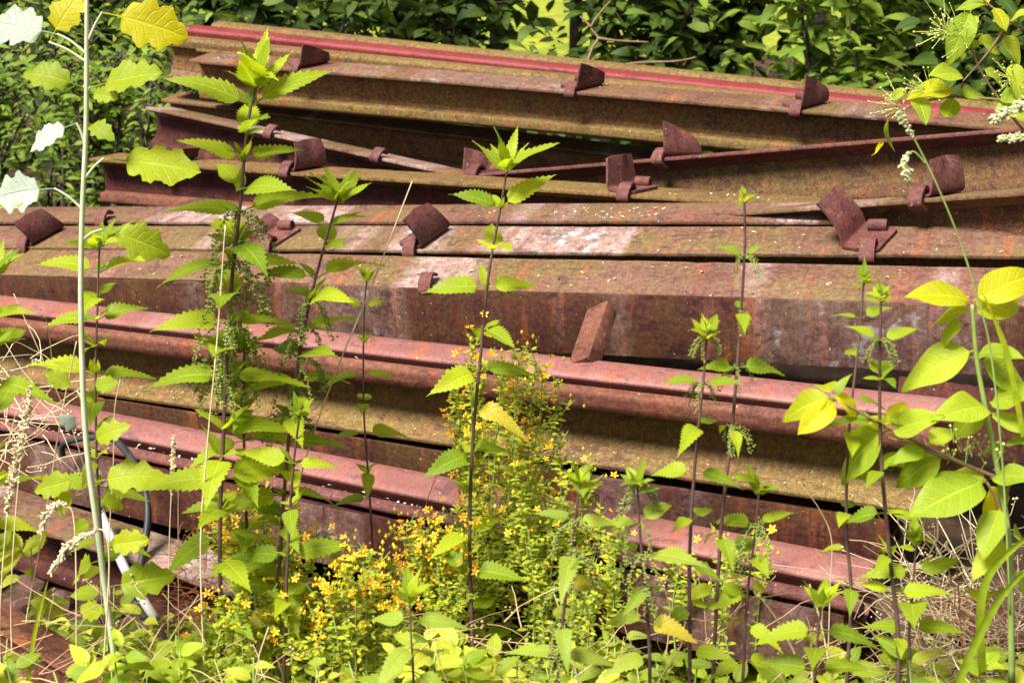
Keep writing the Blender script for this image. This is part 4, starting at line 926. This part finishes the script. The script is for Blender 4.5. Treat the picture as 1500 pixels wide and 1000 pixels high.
for lb, x, y in (('dense dark shrub filling the second row at the left', -1.5, 7.4), ('dense dark shrub filling the second row left of centre', -.6, 7.3), ('dense dark shrub filling the second row right of centre', .95, 7.3), ('dense dark shrub filling the second row at the right', 2.1, 6.9), ('dense dark shrub in the second row at the far right', 2.9, 6.5), ('dense dark shrub in the second row at the far left', -2.6, 7.0)):
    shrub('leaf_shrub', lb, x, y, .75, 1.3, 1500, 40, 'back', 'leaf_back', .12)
for lb, x, y, w_, h_, sz in (('small leaved green herbs at the left edge below the white leaf', -1.82, 4.95, .33, .72, .05), ('leafy herb clump left of the rail ends', -1.42, 5.0, .28, .78, .05), ('herb clump right beside the jutting rail ends', -1.18, 5.25, .25, .82, .048), ('tall herbs behind the sapling stem', -1.72, 5.5, .36, 1.0, .055)):
    shrub('herb_clump', lb, x, y, w_, h_, 900, 110, 'back_light', 'leaf_back_light', sz, 'herb', 'herb clumps left of the pile', stems=12)
def tree(label, x, y, tr, h_, cw, n_, size=.13):
    o = thing('tree', label, 'tree', (x, y, gz(x, y)), 'trees behind the pile, crowns added for shade'); ms = MB()
    top = Vector((R.uniform(-.3, .3), R.uniform(-.3, .3), h_)); sp = spline([Vector((0, 0, -.1)), Vector((R.uniform(-.1, .1), 0, h_ * .4)), top], 6); tube(ms, sp, tr, tr * .3, 8)
    tips = []
    for i in range(26):
        q = sp[R.randint(4, len(sp) - 1)]; a = R.uniform(0, 6.28); z = q + Vector((math.cos(a) * cw * R.uniform(.4, 1), math.sin(a) * cw * R.uniform(.4, 1), R.uniform(-.1, .9))); tube(ms, spline([q, q.lerp(z, .5) + Vector((0, 0, .12)), z], 3), tr * .28, .006, 5, cap=False); tips.append((q, z))
    link('trunk', ms.mesh('trunk', 'bark'), o); mb = MB(); g = leaf_geo(width=.6, peak=.4, n=3, droop=.3, fold=.3, stalk=.05, cols=1)
    for i in range(n_):
        q, z = R.choice(tips); p = q.lerp(z, R.uniform(.25, 1.1)) + Vector((R.gauss(0, .22), R.gauss(0, .22), R.gauss(0, .22)))
        add_leaf(mb, g, p, Vector((R.gauss(0, 1), R.gauss(0, 1), R.gauss(0, .5))), size * R.uniform(.6, 1.2), Vector((0, 0, 1)), R.random())
    tag(link('crown', mb.mesh('crown', 'leaf_back', False), o), kind='stuff')  # crown overhead out of view, added to darken the shrubs below
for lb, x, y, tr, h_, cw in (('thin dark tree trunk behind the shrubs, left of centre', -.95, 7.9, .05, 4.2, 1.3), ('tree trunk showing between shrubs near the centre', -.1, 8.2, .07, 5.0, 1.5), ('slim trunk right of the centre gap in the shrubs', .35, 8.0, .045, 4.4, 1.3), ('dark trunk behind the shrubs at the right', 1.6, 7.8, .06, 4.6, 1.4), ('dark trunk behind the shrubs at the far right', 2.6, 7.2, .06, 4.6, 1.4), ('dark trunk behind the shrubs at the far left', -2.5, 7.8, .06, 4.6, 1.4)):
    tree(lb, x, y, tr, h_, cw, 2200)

# bare forked twig standing in front of the shrubs
tw = thing('bare_twig', 'pale bare forked twig in front of the shrubs, right of centre', 'twig', P(858, 96, 4.9))
for pts in ([(858, 96), (868, 70), (876, 56), (866, 40), (880, 18), (894, 2)], [(876, 56), (905, 60), (950, 62)], [(866, 40), (850, 24)], [(890, 98), (940, 92), (990, 90), (1020, 84)]):
    stem_obj(tw, [P(x, y, 4.9) for x, y in pts], 0.0055, 0.0022, 'stem_brown', 'twig')
